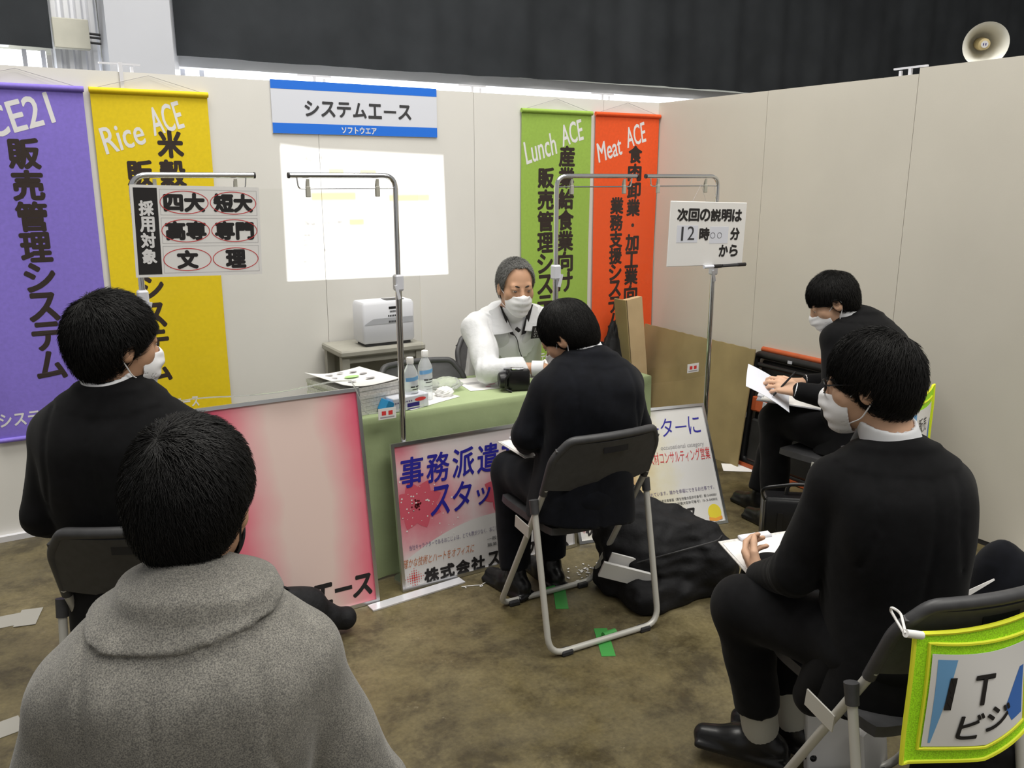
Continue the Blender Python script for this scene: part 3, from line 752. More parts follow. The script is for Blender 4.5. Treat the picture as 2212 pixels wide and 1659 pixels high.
drops = [0, .006, .03, .10, .2, .35, .5, .62, .694]
for i in range(NP):
    x, y, nx, ny = per_pt(i / NP)
    for k, dz in enumerate(drops):
        if ny > 0: dz *= .2
        q = min(1, dz / .5); a = i / NP * 2 * PI
        front = 1 if ny < 0 else .7
        off = .005 + (.010 * math.sin(a * 17 + 1.3 * math.sin(a * 5)) + .007 * math.sin(a * 31)) * q * front * .5 + .012 * q - (.004 if k == 0 else 0)
        crease = .003 * math.exp(-((dz - .055) / .012) ** 2)
        V.append((cxm + x + nx * (off + crease), cym + y + ny * (off + crease), TZ + .004 - dz))
    V.append((cxm + x * .5, cym + y * .5, TZ + .004))
n = len(drops) + 1
for i in range(NP):
    j = (i + 1) % NP
    for k in range(len(drops) - 1): F.append((i * n + k, i * n + k + 1, j * n + k + 1, j * n + k))
    F.append((i * n, j * n, j * n + n - 1, i * n + n - 1))
F.append(tuple(i * n + n - 1 for i in range(NP)))
o = mesh_from('tablecloth', V, F, M['tablecloth'], None, True); tag(o, 'light green cloth draped over the long table down to the floor', 'tablecloth')
smooth_by_angle(o, 50)

# ------------------------------------------------------------------ sign stands with clear film between them
def stand(label, x, y, arm, ztop=1.645, clamp=1.245):
    t = thing('sign_stand', label, 'stand', (x, y, 0), group='chrome sign stands along the table'); s = 1 if arm > 0 else -1
    MB().lathe([(.055, 0), (.055, .012), (.02, .018)], 24).build('base', M['alu'], t, True)
    MB().tube([(0, 0, .01), (0, 0, clamp)], .0125, 12).build('lower_pole', M['chrome'], t, True)
    MB().tube([(0, 0, clamp), (0, 0, ztop), (arm, 0, ztop)], .0095, 12, .05).build('upper_pole', M['chrome'], t, True)
    MB().tube([(arm, 0, ztop), (arm + s * .006, 0, ztop)], .0105, 12).build('end_cap', M['rubber'], t)
    MB().tube([(arm - s * .025, 0, ztop), (arm - s * .03, 0, ztop - .045), (0, 0, ztop - .045)], .0028, 8, .012).build('wire_bar', M['chrome'], t, True)
    c = MB().box((0, 0, clamp), (.034, .036, .062), bev=.006); c.box((s * .012, -.018, clamp - .035), (.012, .008, .055), Matrix.Rotation(.25 * s, 3, 'Y')); c.build('height_clamp', M['proj_white'], t)
    for q in (.18, .84):
        k = MB(); xx = arm * q; zz = ztop - .045
        k.box((xx, 0, zz - .012), (.016, .013, .038), bev=.002); k.box((xx, -.002, zz + .018), (.011, .004, .03)); k.box((xx, .006, zz + .012), (.011, .004, .03), Matrix.Rotation(.3, 3, 'X'))
        k.build('clip', M['grey_beige'], t)
    return t
YS = -1.33
stand('chrome stand that holds the eligibility notice in front of the yellow banner', -3.315, YS, .39)
stand('chrome stand in front of the projected picture, its arm pointing left', -2.40, YS, -.40)
stand('chrome stand in front of the green banner with its arm reaching the orange banner', -1.67, YS, .424)
stand('chrome stand by the corner carrying the next talk notice', -.665, -1.24, -.45, 1.645, 1.20)
def film(name, label, a, b2, zt, zb, edge):
    t = thing(name, label, 'film', (a[0], a[1], zb), group='clear films hung between the stands'); dx, dy = b2[0] - a[0], b2[1] - a[1]
    def fn(u, v):
        w = .006 * math.sin(u * 11 + v * 2.0) + .004 * math.sin(u * 23 - v * 4)
        lo_ = (.135 * (1 - min(1, max(0, (u - .70) / .05)))) if edge else 0.
        return (dx * u, dy * u - .004 + w * (1 - .6 * v), lo_ + (zt - zb - lo_) * v + .006 * math.sin(u * 13) * (1 - v))
    MB().slab(fn, 60, 12, .0006).build('sheet', M['film'], t, True)
    if edge:
        e = MB().tube([fn(u, .0) for u in np.linspace(0, 1, 60)], .0028, 6); e.build('bottom_edge', M['clear_bag'], t, True)
    return t
fA = film('clear_film', 'clear plastic film hanging between the two left chrome stands', (-3.29, YS), (-2.31, YS), 1.60, .745, True)
fB = film('clear_film', 'clear plastic film hanging between the two right chrome stands', (-1.65, YS), (-.67, -1.245), 1.60, .66, False)
def ftag(name, label, x, y, z):
    t = thing(name, label, 'label', (x, y, z), group='small warning labels on the clear film')
    MB().box((0, 0, 0), (.075, .0012, .045)).build('card', M['paper'], t)
    d = MB()
    for dx in (-.014, .014): d.rect(dx - .009, -.006, dx + .009, .011, -.001)
    d.build('red_marks', M['red_box'], t); e = MB(); e.rect(-.03, -.017, .03, -.012, -.001).build('grey_line', M['pale_ink'], t)
ftag('film_label', 'small white label with red marks on the left clear film', -2.47, YS - .012, .735)
ftag('film_label', 'small white label with red marks on the right clear film', -.80, -1.275, .715)

# eligibility notice
t = thing('eligibility_notice', 'laminated notice of six red-circled words hung from a stand before the yellow banner', 'notice', (-3.325, YS - .012, 1.325), rot=(0, math.radians(1.6), 0))
NW, NH = .398, .285
MB().box((NW / 2, 0, NH / 2), (NW + .012, .0012, NH + .012)).build('sheet', M['paper'], t)
MB().rect(.003, .003, .075, NH - .003, -.0010).build('black_band', M['ink'], t)
l_ = MB(); column(l_, '採用対象', .039, NH - .045, .0515, .042, .046, .09, -.0016); l_.build('white_lettering', M['white_ink'], t)
l_ = MB(); r_ = MB(); g_ = MB()
rows = [(.196, .278, ('四大', '短大')), (.104, .186, ('高専', '専門')), (.006, .094, ('文', '理'))]
for z0, z1, ws in rows:
    zc = (z0 + z1) / 2
    for k, w_ in enumerate(ws):
        xc = .158 + k * .158
        hw_ = .062 if len(w_) == 2 else .031
        put(l_, w_, xc - hw_, zc - .028, xc + hw_, zc + .028, .12, y=-.0012)
        r_.ring((xc, zc), .077, .038, .0025, 40, -.0016)
    for x in (.082, NW - .004): g_.rect(x, z0, x + .0009, z1, -.001)
    for z in (z0, z1): g_.rect(.082, z, NW - .003, z + .0009, -.001)
l_.build('black_lettering', M['ink'], t); r_.build('red_ring', M['red_ink'], t); g_.build('cell_border', M['pale_ink'], t)

# next talk notice
t = thing('talk_notice', 'white board giving the time of the next talk, hung before the right wall', 'notice', (-1.098, YS - .055, 1.245), rot=(0, math.radians(1.8), math.radians(3)))
MB().box((.252, 0, .145), (.505, .006, .295), bev=.0025).build('board', M['paper'], t)
l_ = MB()
for i, ch in enumerate('次回の説明は'): put(l_, ch, .045 + i * .0725, .205, .045 + i * .0725 + .064, .258, .10, y=-.0042)
put(l_, '時', .195, .118, .258, .172, .10, y=-.0042); put(l_, '分', .405, .118, .465, .172, .10, y=-.0042)
put(l_, 'か', .335, .040, .393, .092, .10, y=-.0042); put(l_, 'ら', .408, .040, .462, .092, .10, y=-.0042)
l_.build('lettering', M['ink'], t)
MB().box((.115, -.0035, .145), (.135, .0008, .078)).build('number_card', M['sign_white'], t); MB().box((.325, -.0035, .140), (.125, .0008, .078)).build('number_card', M['sign_white'], t)
l_ = MB(); put(l_, '1', .075, .115, .088, .178, .0, y=-.0046); put(l_, '2', .115, .118, .160, .180, -.005, y=-.0046)
for x in (.282, .328): l_.ring((x, .138), .016, .014, .0022, 20, -.0046)
l_.build('handwriting', M['ink_grey'], t)
MB().tube([(.14, .004, .29), (.20, .015, .37)], .0008, 4).tube([(.20, .015, .37), (.23, .004, .29)], .0008, 4).tube([(.30, .004, .29), (.285, .015, .37)], .0008, 4).build('string', M['pale_ink'], t)
for nm, x0, x1, mt_, lb in (('marker_pen', -.865, -.755, 'sign_white', 'pale violet marker pen under the next talk notice'), ('marker_pen', -.748, -.595, 'ink_grey', 'black marker pen under the right end of the next talk notice')):
    p = thing(nm, lb, 'pen', (x0, YS - .052, 1.229), group='marker pens under the talk notice')
    MB().tube([(0, 0, 0), (x1 - x0 - .05, 0, 0)], .008, 12).build('barrel', M[mt_], p, True)
    MB().tube([(x1 - x0 - .05, 0, 0), (x1 - x0, 0, 0)], .0088, 12).build('pen_cap', M['ink'], p, True)

# ------------------------------------------------------------------ framed posters leaning on the table
def framed(name, label, BL, BR, lean, hgt, art):
    BL, BR = Vector(BL), Vector(BR); u = (BR - BL).normalized(); w = Vector(lean).normalized(); w = (w - u * u.dot(w)).normalized(); n = w.cross(u)   # back-pointing normal
    t = thing(name, label, 'poster', BL, group='framed posters leaning on the table'); Wd = (BR - BL).length
    Mx = Matrix((u, n, w)).transposed().to_4x4(); Mx.translation = BL + n * .008 + Vector((0, 0, .002)); t.matrix_world = Mx
    MB().box((Wd / 2, .004, hgt / 2), (Wd - .01, .008, hgt - .01)).build('backing', M['black'], t)
    MB().rect(.01, .01, Wd - .01, hgt - .01, -.0005).build('sheet', M[art], t)
    f = MB(); e = .014
    for c, d in (((Wd / 2, 0, e / 2), (Wd, .016, e)), ((Wd / 2, 0, hgt - e / 2), (Wd, .016, e)), ((e / 2, 0, hgt / 2), (e, .016, hgt - 2 * e)), ((Wd - e / 2, 0, hgt / 2), (e, .016, hgt - 2 * e))): f.box(c, d)
    f.build('frame', M['alu'], t)
    return t, Wd
t, _ = framed('framed_poster', 'tall pink poster in an aluminium frame at the left end of the table', (-3.19, -1.455, 0), (-2.575, -1.455, 0), (0, .13, .85), .858, 'pink_art')
l_ = MB()
for i, ch in enumerate('システムエース'):
    x = .028 + i * .0815
    if ch == 'ー': l_.rect(x + .004, .078, x + .074, .094, -.001)
    else: put(l_, ch, x, .042, x + .074, .122, .10, .12, y=-.001)
l_.build('lettering', M['ink'], t)
t, _ = framed('framed_poster', 'wide poster with red flowers and blue headline in front of the table', (-2.465, -1.43, 0), (-1.60, -1.43, 0), (0, .075, .61), .612, 'flower_art')
# flowers: petals as printed shapes
for (cx_, cz_, rr_, n_) in ((.097, .345, .115, 8), (.50, .33, .10, 8)):
    fl_ = MB(); ct = MB()
    for k in range(n_):
        a = 2 * PI * k / n_ + .3; P_ = []
        for q in range(13):
            s = q / 12; wv = rr_ * .30 * math.sin(PI * min(1, s * 1.02)) ** .8; P_.append((s * rr_, wv))
        poly = [(r0, w0) for r0, w0 in P_] + [(r0, -w0) for r0, w0 in reversed(P_[1:-1])]
        fl_.add([(cx_ + r0 * math.cos(a) - w0 * math.sin(a), -.0008 - .00003 * k, cz_ + (r0 * math.sin(a) + w0 * math.cos(a)) * .92) for r0, w0 in poly if cx_ + r0 * math.cos(a) - w0 * math.sin(a) > .012] , [tuple(range(sum(1 for r0, w0 in poly if cx_ + r0 * math.cos(a) - w0 * math.sin(a) > .012)))])
    for k in range(26):
        a = random.uniform(0, 6.3); r0 = random.uniform(0, rr_ * .26); ct.disc((cx_ + r0 * math.cos(a), cz_ + r0 * math.sin(a)), .004, .004, 8, -.0013)
    fl_.build('flower_petals', M['deep_red'], t); ct.build('flower_stamens', M['dark_red'], t)
sp_ = MB()
for k in range(60):
    a = random.uniform(0, 6.3); r0 = random.uniform(.03, .17); x, z = .12 + r0 * math.cos(a) * 1.3, .33 + r0 * math.sin(a)
    if x > .02 and z > .19: q = random.uniform(.0012, .004); sp_.disc((x, z), q, q, 8, -.0015)
sp_.build('white_specks', M['paper'], t)
l_ = MB()
for i, ch in enumerate('事務派遣なら'): put(l_, ch, .033 + i * .118, .425, .033 + i * .118 + .100, .545, .04, .10, y=-.002)
for i, ch in enumerate('スタッフエース'):
    x = .16 + i * .098
    if ch == 'ー': l_.rect(x, .335, x + .08, .346, -.002)
    elif ch == 'ッ': put(l_, ch, x + .012, .29, x + .078, .36, .04, .12, y=-.002)
    else: put(l_, ch, x, .285, x + .085, .405, .04, .14, y=-.002)
l_.build('blue_headline', M['blue_ink'], t)
l_ = MB(); put(l_, '当社キャラクターであるおこじょは、とても数が少なく、おこじょに出会えると', .045, .163, .56, .184, 0., y=-.002); l_.build('grey_line', M['violet_ink'], t)
l_ = MB(); put(l_, '一般労働者派遣事業', .405, .124, .62, .140, 0, y=-.002); put(l_, '職業紹介事業', .405, .098, .55, .114, 0, y=-.002); l_.build('small_print', M['ink_grey'], t)
l_ = MB(); put(l_, '確かな技術とハートをオフィスに', .014, .092, .34, .130, .004, .2, y=-.002); l_.build('orange_line', M['orange_ink'], t)
l_ = MB()
for i, ch in enumerate('株式会社'): put(l_, ch, .104 + i * .073, .012, .104 + i * .073 + .062, .068, .10, .06, y=-.002)
for i, ch in enumerate('スタッフエース'):
    x = .405 + i * .060
    if ch == 'ー': l_.rect(x, .036, x + .052, .047, -.002)
    elif ch == 'ッ': put(l_, ch, x + .006, .012, x + .05, .052, .10, y=-.002)
    else: put(l_, ch, x, .012, x + .054, .070, .10, y=-.002)
l_.build('black_company_name', M['ink'], t)
def dot_logo(t, cx_, cz_, s):
    d = MB()
    for i in range(-4, 5):
        for j in range(-4, 5):
            if abs(i) + abs(j) <= 4:
                q = s * (.115 - .018 * (abs(i) + abs(j))); d.add([(cx_ + (i * .19 + a) * s, -.002, cz_ + (j * .19 + b2) * s) for a, b2 in ((0, -q / s), (q / s, 0), (0, q / s), (-q / s, 0))], [(0, 1, 2, 3)])
    d.build('dot_emblem', M['red_ink'], t)
dot_logo(t, .058, .046, .052)
t, _ = framed('framed_poster', 'cream poster with blue and red lines leaning at the right end of the table', (-1.58, -1.42, 0), (-.81, -1.587, 0), (.06, .278, .54), .604, 'cream_art')
l_ = MB()
for i, ch in enumerate('のサポーターに'):
    x = .215 + i * .0775
    if ch == 'ー': l_.rect(x + .004, .493, x + .066, .500, -.002)
    else: put(l_, ch, x, .455, x + .066, .545, -.002, .06, y=-.002)
l_.build('blue_headline', M['blue_ink'], t)
l_ = MB(); put(l_, 'occupational category', .505, .385, .745, .412, -.01, y=-.002); l_.build('grey_line', M['pale_ink'], t)
l_ = MB(); put(l_, '人材コンサルティング営業', .43, .322, .768, .382, .0, .05, y=-.002); l_.build('red_line', M['red_ink'], t)
l_ = MB(); put(l_, '人に言われています。誰かを幸福にできるお仕事です。', .335, .172, .752, .192, 0, y=-.002); l_.build('violet_line', M['violet_ink'], t)
l_ = MB(); put(l_, '一般労働者派遣事業（厚生労働大臣許可番号）般15-040001', .40, .138, .757, .153, 0, y=-.002); put(l_, '職業紹介事業（厚生労働大臣許可番号）15-ユ-040002', .40, .116, .757, .131, 0, y=-.002); l_.build('small_print', M['ink_grey'], t)
l_ = MB()
for i, ch in enumerate('株式会社スタッフエース'):
    x = .045 + i * .0535
    if ch == 'ー': l_.rect(x, .060, x + .046, .072, -.002)
    elif ch == 'ッ': put(l_, ch, x + .004, .034, x + .044, .075, .10, y=-.002)
    else: put(l_, ch, x, .034, x + .047, .094, .10, y=-.002)
l_.build('black_company_name', M['ink'], t)
MB().disc((.728, .060), .036, .040, 30, -.002).build('round_emblem', M['emblem_yellow'], t)
MB().slab(lambda u, v: (.692 + .072 * u, -.0028, .016 + .016 * v + .008 * abs(2 * u - 1)), 10, 1, .0003).build('emblem_ribbon', M['emblem_orange'], t)
dot_logo(t, .035, .06, .02)
# clear strip standing along the feet of the posters
tp = MB().box((-2.42, -1.475, .004), (.42, .05, .006), Matrix.Rotation(R_(4), 3, 'Z')).build('floor_strip', M['white_alu']); tag(tp, 'pale strip lying on the floor at the foot of the posters', 'strip')

# ------------------------------------------------------------------ things on the table
Z0 = TZ + .0045
def stack(name, label, c, rz, w, d, n, h):
    t = thing(name, label, 'paper stack', (c[0], c[1], Z0), rz)
    k = n; z = 0
    b_ = MB()
    for i in range(k):
        hh = h / k; b_.box((random.uniform(-.004, .004), random.uniform(-.004, .004), z + hh / 2), (w, d, hh * .94), Matrix.Rotation(random.uniform(-.03, .03), 3, 'Z')); z += hh
    b_.build('sheaf', M['paper_edge'], t)
    def top(u, v): return (-w / 2 + w * u - .006, -d / 2 + d * v, z + .004 + .022 * (abs(u - .5) * 2) ** 2 * (1 if u < .5 else .35))
    MB().slab(top, 14, 4, .0015).build('top_sheet', M['paper'], t, True)
    return t, z
t, z = stack('paper_stack', 'thick stack of handouts at the left end of the green table', (-2.50, -1.06), R_(12), .27, .30, 7, .115)
def ovals(t, z, sx, sy, hole=True):
    d = MB()
    for (x, y, rx, ry) in ((-.06, .09, .018, .012), (.0, .10, .016, .009), (.055, .085, .018, .012), (.07, .03, .018, .012), (-.075, .03, .018, .012), (.045, -.06, .022, .012), (-.05, -.07, .02, .01)):
        d.add([(x * sx + rx * math.cos(a), y * sy + ry * math.sin(a), z) for a in np.linspace(0, 2 * PI, 17)[:-1]], [tuple(range(16))])
    d.build('printed_ovals', M['ink_grey'] if not hole else M['pale_ink'], t)
    g = MB(); g.add([(.0 + .035 * math.cos(a), .01 + .02 * math.sin(a), z) for a in np.linspace(0, 2 * PI, 21)[:-1]], [tuple(range(20))]); g.build('green_oval', M['leaf_green'], t)
ovals(t, z + .0115, 1, 1)
def bottle(label, x, y, hgt, rz):
    t = thing('water_bottle', label, 'bottle', (x, y, Z0), rz, 'water bottles on the green table'); k = hgt / .21
    pr = [(.024, 0), (.030, .004), (.0305, .03), (.0295, .034), (.0305, .038), (.0305, .062), (.0295, .066), (.0305, .07), (.0305, .135), (.029, .148), (.018, .172), (.0125, .182), (.0125, .193)]
    MB().lathe([(r, z * k) for r, z in pr], 28).build('body', M['water'], t, True)
    MB().lathe([(.0145, .184 * k), (.0150, .187 * k), (.0150, .207 * k), (.0135, .210 * k)], 24).build('bottle_cap', M['paper'], t, True)
    def lb(u, v): a = -2.4 + 4.0 * u; return (.0312 * math.sin(a), -.0312 * math.cos(a), (.095 + .044 * v) * k)
    MB().grid(lb, 24, 1).build('clear_label', M['water'], t, True)
    def lb2(u, v): a = -1.6 + 2.6 * u; return (.0316 * math.sin(a), -.0316 * math.cos(a), (.112 + .010 * u + .016 * v) * k)
    MB().grid(lb2, 20, 1).build('blue_band', M['light_blue'], t, True)
    m_ = MB()
    for (a0, a1, z0, z1) in ((-.9, -.3, .088, .094), (-.2, .6, .088, .0935), (-.7, .3, .078, .082), (-.9, .6, .062, .064), (-.6, .7, .05, .0515)):
        m_.grid(lambda u, v: (.0317 * math.sin(a0 + (a1 - a0) * u), -.0317 * math.cos(a0 + (a1 - a0) * u), (z0 + (z1 - z0) * v) * k), 6, 1)
    m_.build('label_print', M['ink_grey'], t)
bottle('front water bottle beside the wipes box on the green table', -2.30, -1.195, .212, .5)
bottle('rear water bottle, the taller looking one of the pair', -2.195, -1.115, .216, .3)
t = thing('wipes_box', 'white and navy box of wipes lying in front of the paper stack', 'box', (-2.345, -1.205, Z0), R_(10))
MB().box((.02, 0, .030), (.175, .075, .058), bev=.003).build('carton', M['sign_white'], t)
MB().rect(-.0, .004, .06, .030, -.0385).build('navy_panel', M['navy_print'], t)
d_ = MB(); d_.disc((.065, .040), .028, .008, 20, -.0385); d_.build('red_oval', M['red_box'], t)
l_ = MB(); 
for k in range(8): l_.rect(-.06 + k * .011, .036, -.053 + k * .011, .042, -.0386)
l_.build('print_line', M['violet_ink'], t)
MB().box((-.085, -.01, .030), (.035, .055, .046), Matrix.Rotation(.5, 3, 'Y'), .002).build('blue_flap', M['blue_label'], t)
def crumple(name, label, cat, c, r, mt_, seed, flat=.6, n=26):
    g = np.random.default_rng(seed); D = [unit(g.normal(size=3)) for _ in range(9)]; V = []; F = []
    for j in range(n + 1):
        for i in range(2 * n):
            th = PI * j / n; ph = PI * i / n; v = A(math.sin(th) * math.cos(ph), math.sin(th) * math.sin(ph), math.cos(th))
            k = 1 + .30 * sum(abs(v @ d) ** 3 * s for d, s in zip(D, (1, -.8, .9, -.7, .8, -1, .7, -.6, .5))) + .12 * math.sin(ph * 7 + th * 9) * math.sin(th * 5)
            V.append((v[0] * r[0] * k, v[1] * r[1] * k, max(0, r[2] * flat + v[2] * r[2] * k * flat)))
    for j in range(n):
        for i in range(2 * n): F.append((j * 2 * n + i, (j + 1) * 2 * n + i, (j + 1) * 2 * n + (i + 1) % (2 * n), j * 2 * n + (i + 1) % (2 * n)))
    o = mesh_from(name, V, F, mt_, None, True, c); return tag(o, label, cat)
crumple('crumpled_wrapper', 'small crumpled white wrapper on the table beside the bottles', 'wrapper', (-2.10, -1.105, Z0), (.038, .03, .03), M['paper'], 3)
crumple('plastic_bag', 'crinkled clear plastic bag lying behind the white wrapper', 'bag', (-2.045, -1.00, Z0), (.085, .055, .045), M['clear_bag'], 5)
crumple('plastic_bag', 'second clear plastic bag beside the rear bottle', 'bag', (-2.13, -.955, Z0), (.06, .045, .04), M['clear_bag'], 8)
def sheet(name, label, c, rz, w, d, cat='paper', z=Z0, marks=None, group=None, tilt=None):
    t = thing(name, label, cat, (c[0], c[1], z), rz, group, rot=tilt)
    MB().slab(lambda u, v: (-w / 2 + w * u, -d / 2 + d * v, .0012 + .004 * u * u * v), 6, 6, .001).build('page', M['paper'], t)
    if marks:
        for nm, mm, L_ in marks:
            q = MB()
            for (x, y, rx, ry) in L_: q.add([(x + rx * math.cos(a), y + ry * math.sin(a), .0024 + .004 * ((x + w / 2) / w) ** 2 * ((y + d / 2) / d)) for a in np.linspace(0, 2 * PI, 13)[:-1]], [tuple(range(12))])
            q.build(nm, M[mm], t)
    return t
sheet('handout_sheet', 'printed leaflet with pink figures lying beside the black camera', (-1.84, -.985), R_(-8), .21, .24, marks=[('pink_print', 'pink_print', ((.03, -.03, .02, .012), (.05, .02, .018, .01), (.0, -.07, .014, .01))), ('grey_print', 'pale_ink', ((-.05, .03, .04, .004), (-.05, .015, .04, .004), (-.05, .0, .035, .004)))])
sheet('paper_sheet', 'plain white sheet under the two water bottles', (-2.22, -1.10), R_(20), .30, .21)
# the black camera
t = thing('video_camera', 'shiny black camera standing on the table beside the leaflet', 'camera', (-1.775, -1.17, Z0), R_(-20))
MB().box((.01, 0, .052), (.105, .07, .10), bev=.012).build('body', M['black_leather'], t, True)
MB().lathe([(.034, 0), (.037, .01), (.034, .03), (.028, .034)], 24, (-.045, -.01, .052), Matrix.Rotation(-PI / 2, 3, 'Y')).build('lens_barrel', M['black'], t, True)
MB().tube([(-.05, .0, .10), (-.02, -.03, .106), (.03, -.03, .104)], .007, 8).build('viewfinder', M['chrome'], t, True)
MB().tube([(-.03, -.04, .09), (-.055, -.045, .06), (-.05, -.04, .015), (-.025, -.045, .002)], .006, 8).build('strap', M['black_leather'], t, True)

# ------------------------------------------------------------------ corner: boards, cart, bags, litter
t = thing('cardboard_sheet', 'large brown cardboard sheet leaning on the right wall in the corner', 'cardboard', (-.06, -.04, 0))
def cb_(u, v): return (-.105 + .085 * v + .004 * math.sin(u * 9), -.0 - .97 * u, .70 * v - .012 * u * v + .0018 * math.sin(u * 71) * v)
MB().slab(cb_, 40, 10, .007).build('board', M['cardboard'], t)
MB().slab(lambda u, v: (-.092 + .083 * v, -.03 - .93 * u, .66 * v), 8, 4, .006).build('inner_layer', M['cardboard'], t)
t = thing('plank', 'tall pale board leaning in the corner in front of the orange banner', 'board', (-.27, -.20, 0))
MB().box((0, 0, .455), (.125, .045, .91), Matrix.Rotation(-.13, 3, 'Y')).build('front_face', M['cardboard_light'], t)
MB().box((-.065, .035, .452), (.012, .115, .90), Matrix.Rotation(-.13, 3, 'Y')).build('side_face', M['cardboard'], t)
crumple('dark_bundle', 'dark bundle on the floor behind the pale board', 'bundle', (-.36, -.10, 0), (.12, .05, .34), M['black_nylon'], 11, .95)
t = thing('folded_cart', 'black folding cart with orange panels leaning on the right wall', 'cart', (-.10, -1.22, 0), rot=(0, R_(6), 0))
f_ = MB()
f_.tube([(0, .24, .03), (0, .24, .66), (0, -.42, .66), (0, -.42, .03)], .022, 10, .04, closed=True); f_.build('frame', M['black_case'], t, True)
MB().box((.03, -.09, .34), (.03, .60, .58), bev=.01).build('back_panel', M['black_case'], t)
MB().box((.0, -.09, .375), (.035, .61, .085), bev=.006).box((-.02, .13, .375), (.02, .09, .07), bev=.004).build('orange_band', M['orange_case'], t)
MB().box((-.02, -.09, .17), (.02, .56, .25), bev=.012).build('lower_panel', M['black_case'], t)
MB().tube([(.02, .22, .69), (.02, -.42, .69)], .016, 10).build('orange_rail', M['orange_case'], t, True)
MB().tube([(-.02, .20, .605), (-.02, -.40, .605)], .013, 10).build('handle_bar', M['black_leather'], t, True)
MB().box((-.024, -.02, .655), (.003, .03, .016)).box((-.024, .245, .30), (.003, .02, .03)).build('sticker', M['proj_grey'], t)
MB().box((-.045, .08, .375), (.008, .05, .06), bev=.002).build('latch', M['proj_grey'], t)
MB().box((-.0, -.09, .012), (.06, .66, .02)).build('orange_foot', M['orange_case'], t)

# backpack beside the middle chair
bo = A(-1.50, -1.93, 0)
def bp(x, y, z): return A(x, y, z)
f = union([ell((-1.52, -1.90, .16), (.25, .19, .17)), (ell((-1.62, -1.78, .24), (.15, .13, .14)), .06), (ell((-1.40, -2.0, .13), (.15, .16, .14)), .05), (ell((-1.55, -1.74, .27), (.09, .08, .07)), .05), (rbox((-1.52, -1.93, .05), (.25, .17, .05), .03), .04)], .05)
f = folds(f, .012, 24, 44); f = cut(folds(f, .006, 60, 4), lambda p: p[:, 2] - .002, .006)
t = thing('backpack', 'slumped black backpack on the floor beside the middle folding chair', 'bag', tuple(bo))
organic('bag_body', f, (-1.85, -2.22, -.02), (-1.12, -1.5, .46), .009, M['black_nylon'], t, bo)
MB().tube([(-.16, .10, .34), (-.14, .14, .42), (-.06, .18, .41), (-.03, .18, .33)], .014, 8, .04, flat=.5).build('handle', M['black_nylon'], t, True)
MB().tube([(.20, .0, .13), (.29, .02, .06), (.30, .06, .03), (.24, .06, .015)], .014, 8, .03, flat=.45).build('strap', M['black_nylon'], t, True)
MB().box((.305, .045, .025), (.05, .03, .022), Matrix.Rotation(.4, 3, 'Z'), .004).build('buckle', M['black'], t)
MB().tube([(-.26, -.03, .16), (-.12, -.20, .26), (.05, -.22, .27), (.2, -.1, .22)], .003, 6, .05).build('zip', M['charcoal'], t)
for k, (a, b2, r) in enumerate((((-1.745, -2.0, .13), (.26, .012, .07), (0.25, .30, -.55)), ((-1.72, -1.99, .17), (.22, .008, .05), (.15, .30, -.52)))):
    pg = MB().box((0, 0, 0), b2, Matrix.Rotation(r[1], 3, 'Y')).build('paper_handout', M['paper'], None, loc=a, rot=(r[0], 0, r[2]))
    tag(pg, ('white envelope sticking out of the black backpack under the chair', 'upper white leaflet slipped in the backpack opening')[k], 'paper')
# briefcase by the reader's legs
t = thing('briefcase', 'black briefcase with metal buckles standing by the reading man', 'bag', (-.83, -2.04, 0), R_(-40))
MB().box((0, 0, .15), (.36, .11, .29), bev=.02).build('case', M['black_leather'], t, True)
MB().box((0, -.045, .20), (.35, .04, .18), bev=.012).build('flap', M['black_leather'], t, True)
for x in (-.11, .11):
    MB().box((x, -.069, .16), (.022, .006, .15)).build('strap', M['black_leather'], t)
    MB().box((x, -.075, .13), (.026, .006, .02)).build('buckle', M['chrome'], t)
MB().tube([(-.08, 0, .29), (-.075, 0, .345), (.075, 0, .345), (.08, 0, .29)], .009, 8, .03).build('handle', M['black_leather'], t, True)
MB().tube([(-.17, -.03, .27), (-.20, -.06, .34), (-.02, -.08, .38), (.15, -.05, .33), (.17, -.03, .27)], .007, 8, .08, flat=.5).build('shoulder_strap', M['black_leather'], t, True)
# floor litter and tapes
sheet('paper_scrap', 'white paper on the floor by the cardboard sheet', (-.17, -1.03), .9, .12, .19, z=.001)
sheet('paper_scrap', 'white paper on the floor near the right wall', (-.13, -2.64), .35, .22, .15, z=.001)
def tape(name, label, c, rz, w, d, mt_, group=None, z=.0012):
    o = MB().box((0, 0, 0), (w, d, .0016)).build(name, M[mt_], None, loc=(c[0], c[1], z), rot=(0, 0, rz)); return tag(o, label, 'tape', group)
tape('floor_tape', 'green tape on the floor at the front bar of the middle chair', (-1.945, -1.80), R_(60), .17, .05, 'green_tape', 'green tapes on the concrete floor')
tape('floor_tape', 'green tape on the floor at the rear bar of the middle chair', (-1.995, -2.155), R_(62), .19, .05, 'green_tape', 'green tapes on the concrete floor')
for nm, y in (('green tape wrapped round the front bar of the middle chair', -1.735), ('green tape wrapped round the rear bar of the middle chair', -2.135)):
    o = MB().tube([(-1.985, y, .013), (-1.93, y + .001, .013)], .0128, 12).build('bar_tape', M['green_tape'], None, True); tag(o, nm, 'tape', 'green tapes on the chair bars')
tape('floor_tape', 'grey tape strip on the floor at the left edge', (-3.90, -.86), R_(-4), .26, .10, 'grey_tape')
tape('floor_tape', 'end piece of grey tape lying across the strip at the left', (-3.775, -.875), R_(-14), .075, .135, 'grey_tape', z=.003)
tape('floor_tape', 'pale tape strip on the floor beside the grey coat', (-3.93, -1.62), R_(10), .22, .09, 'grey_tape')
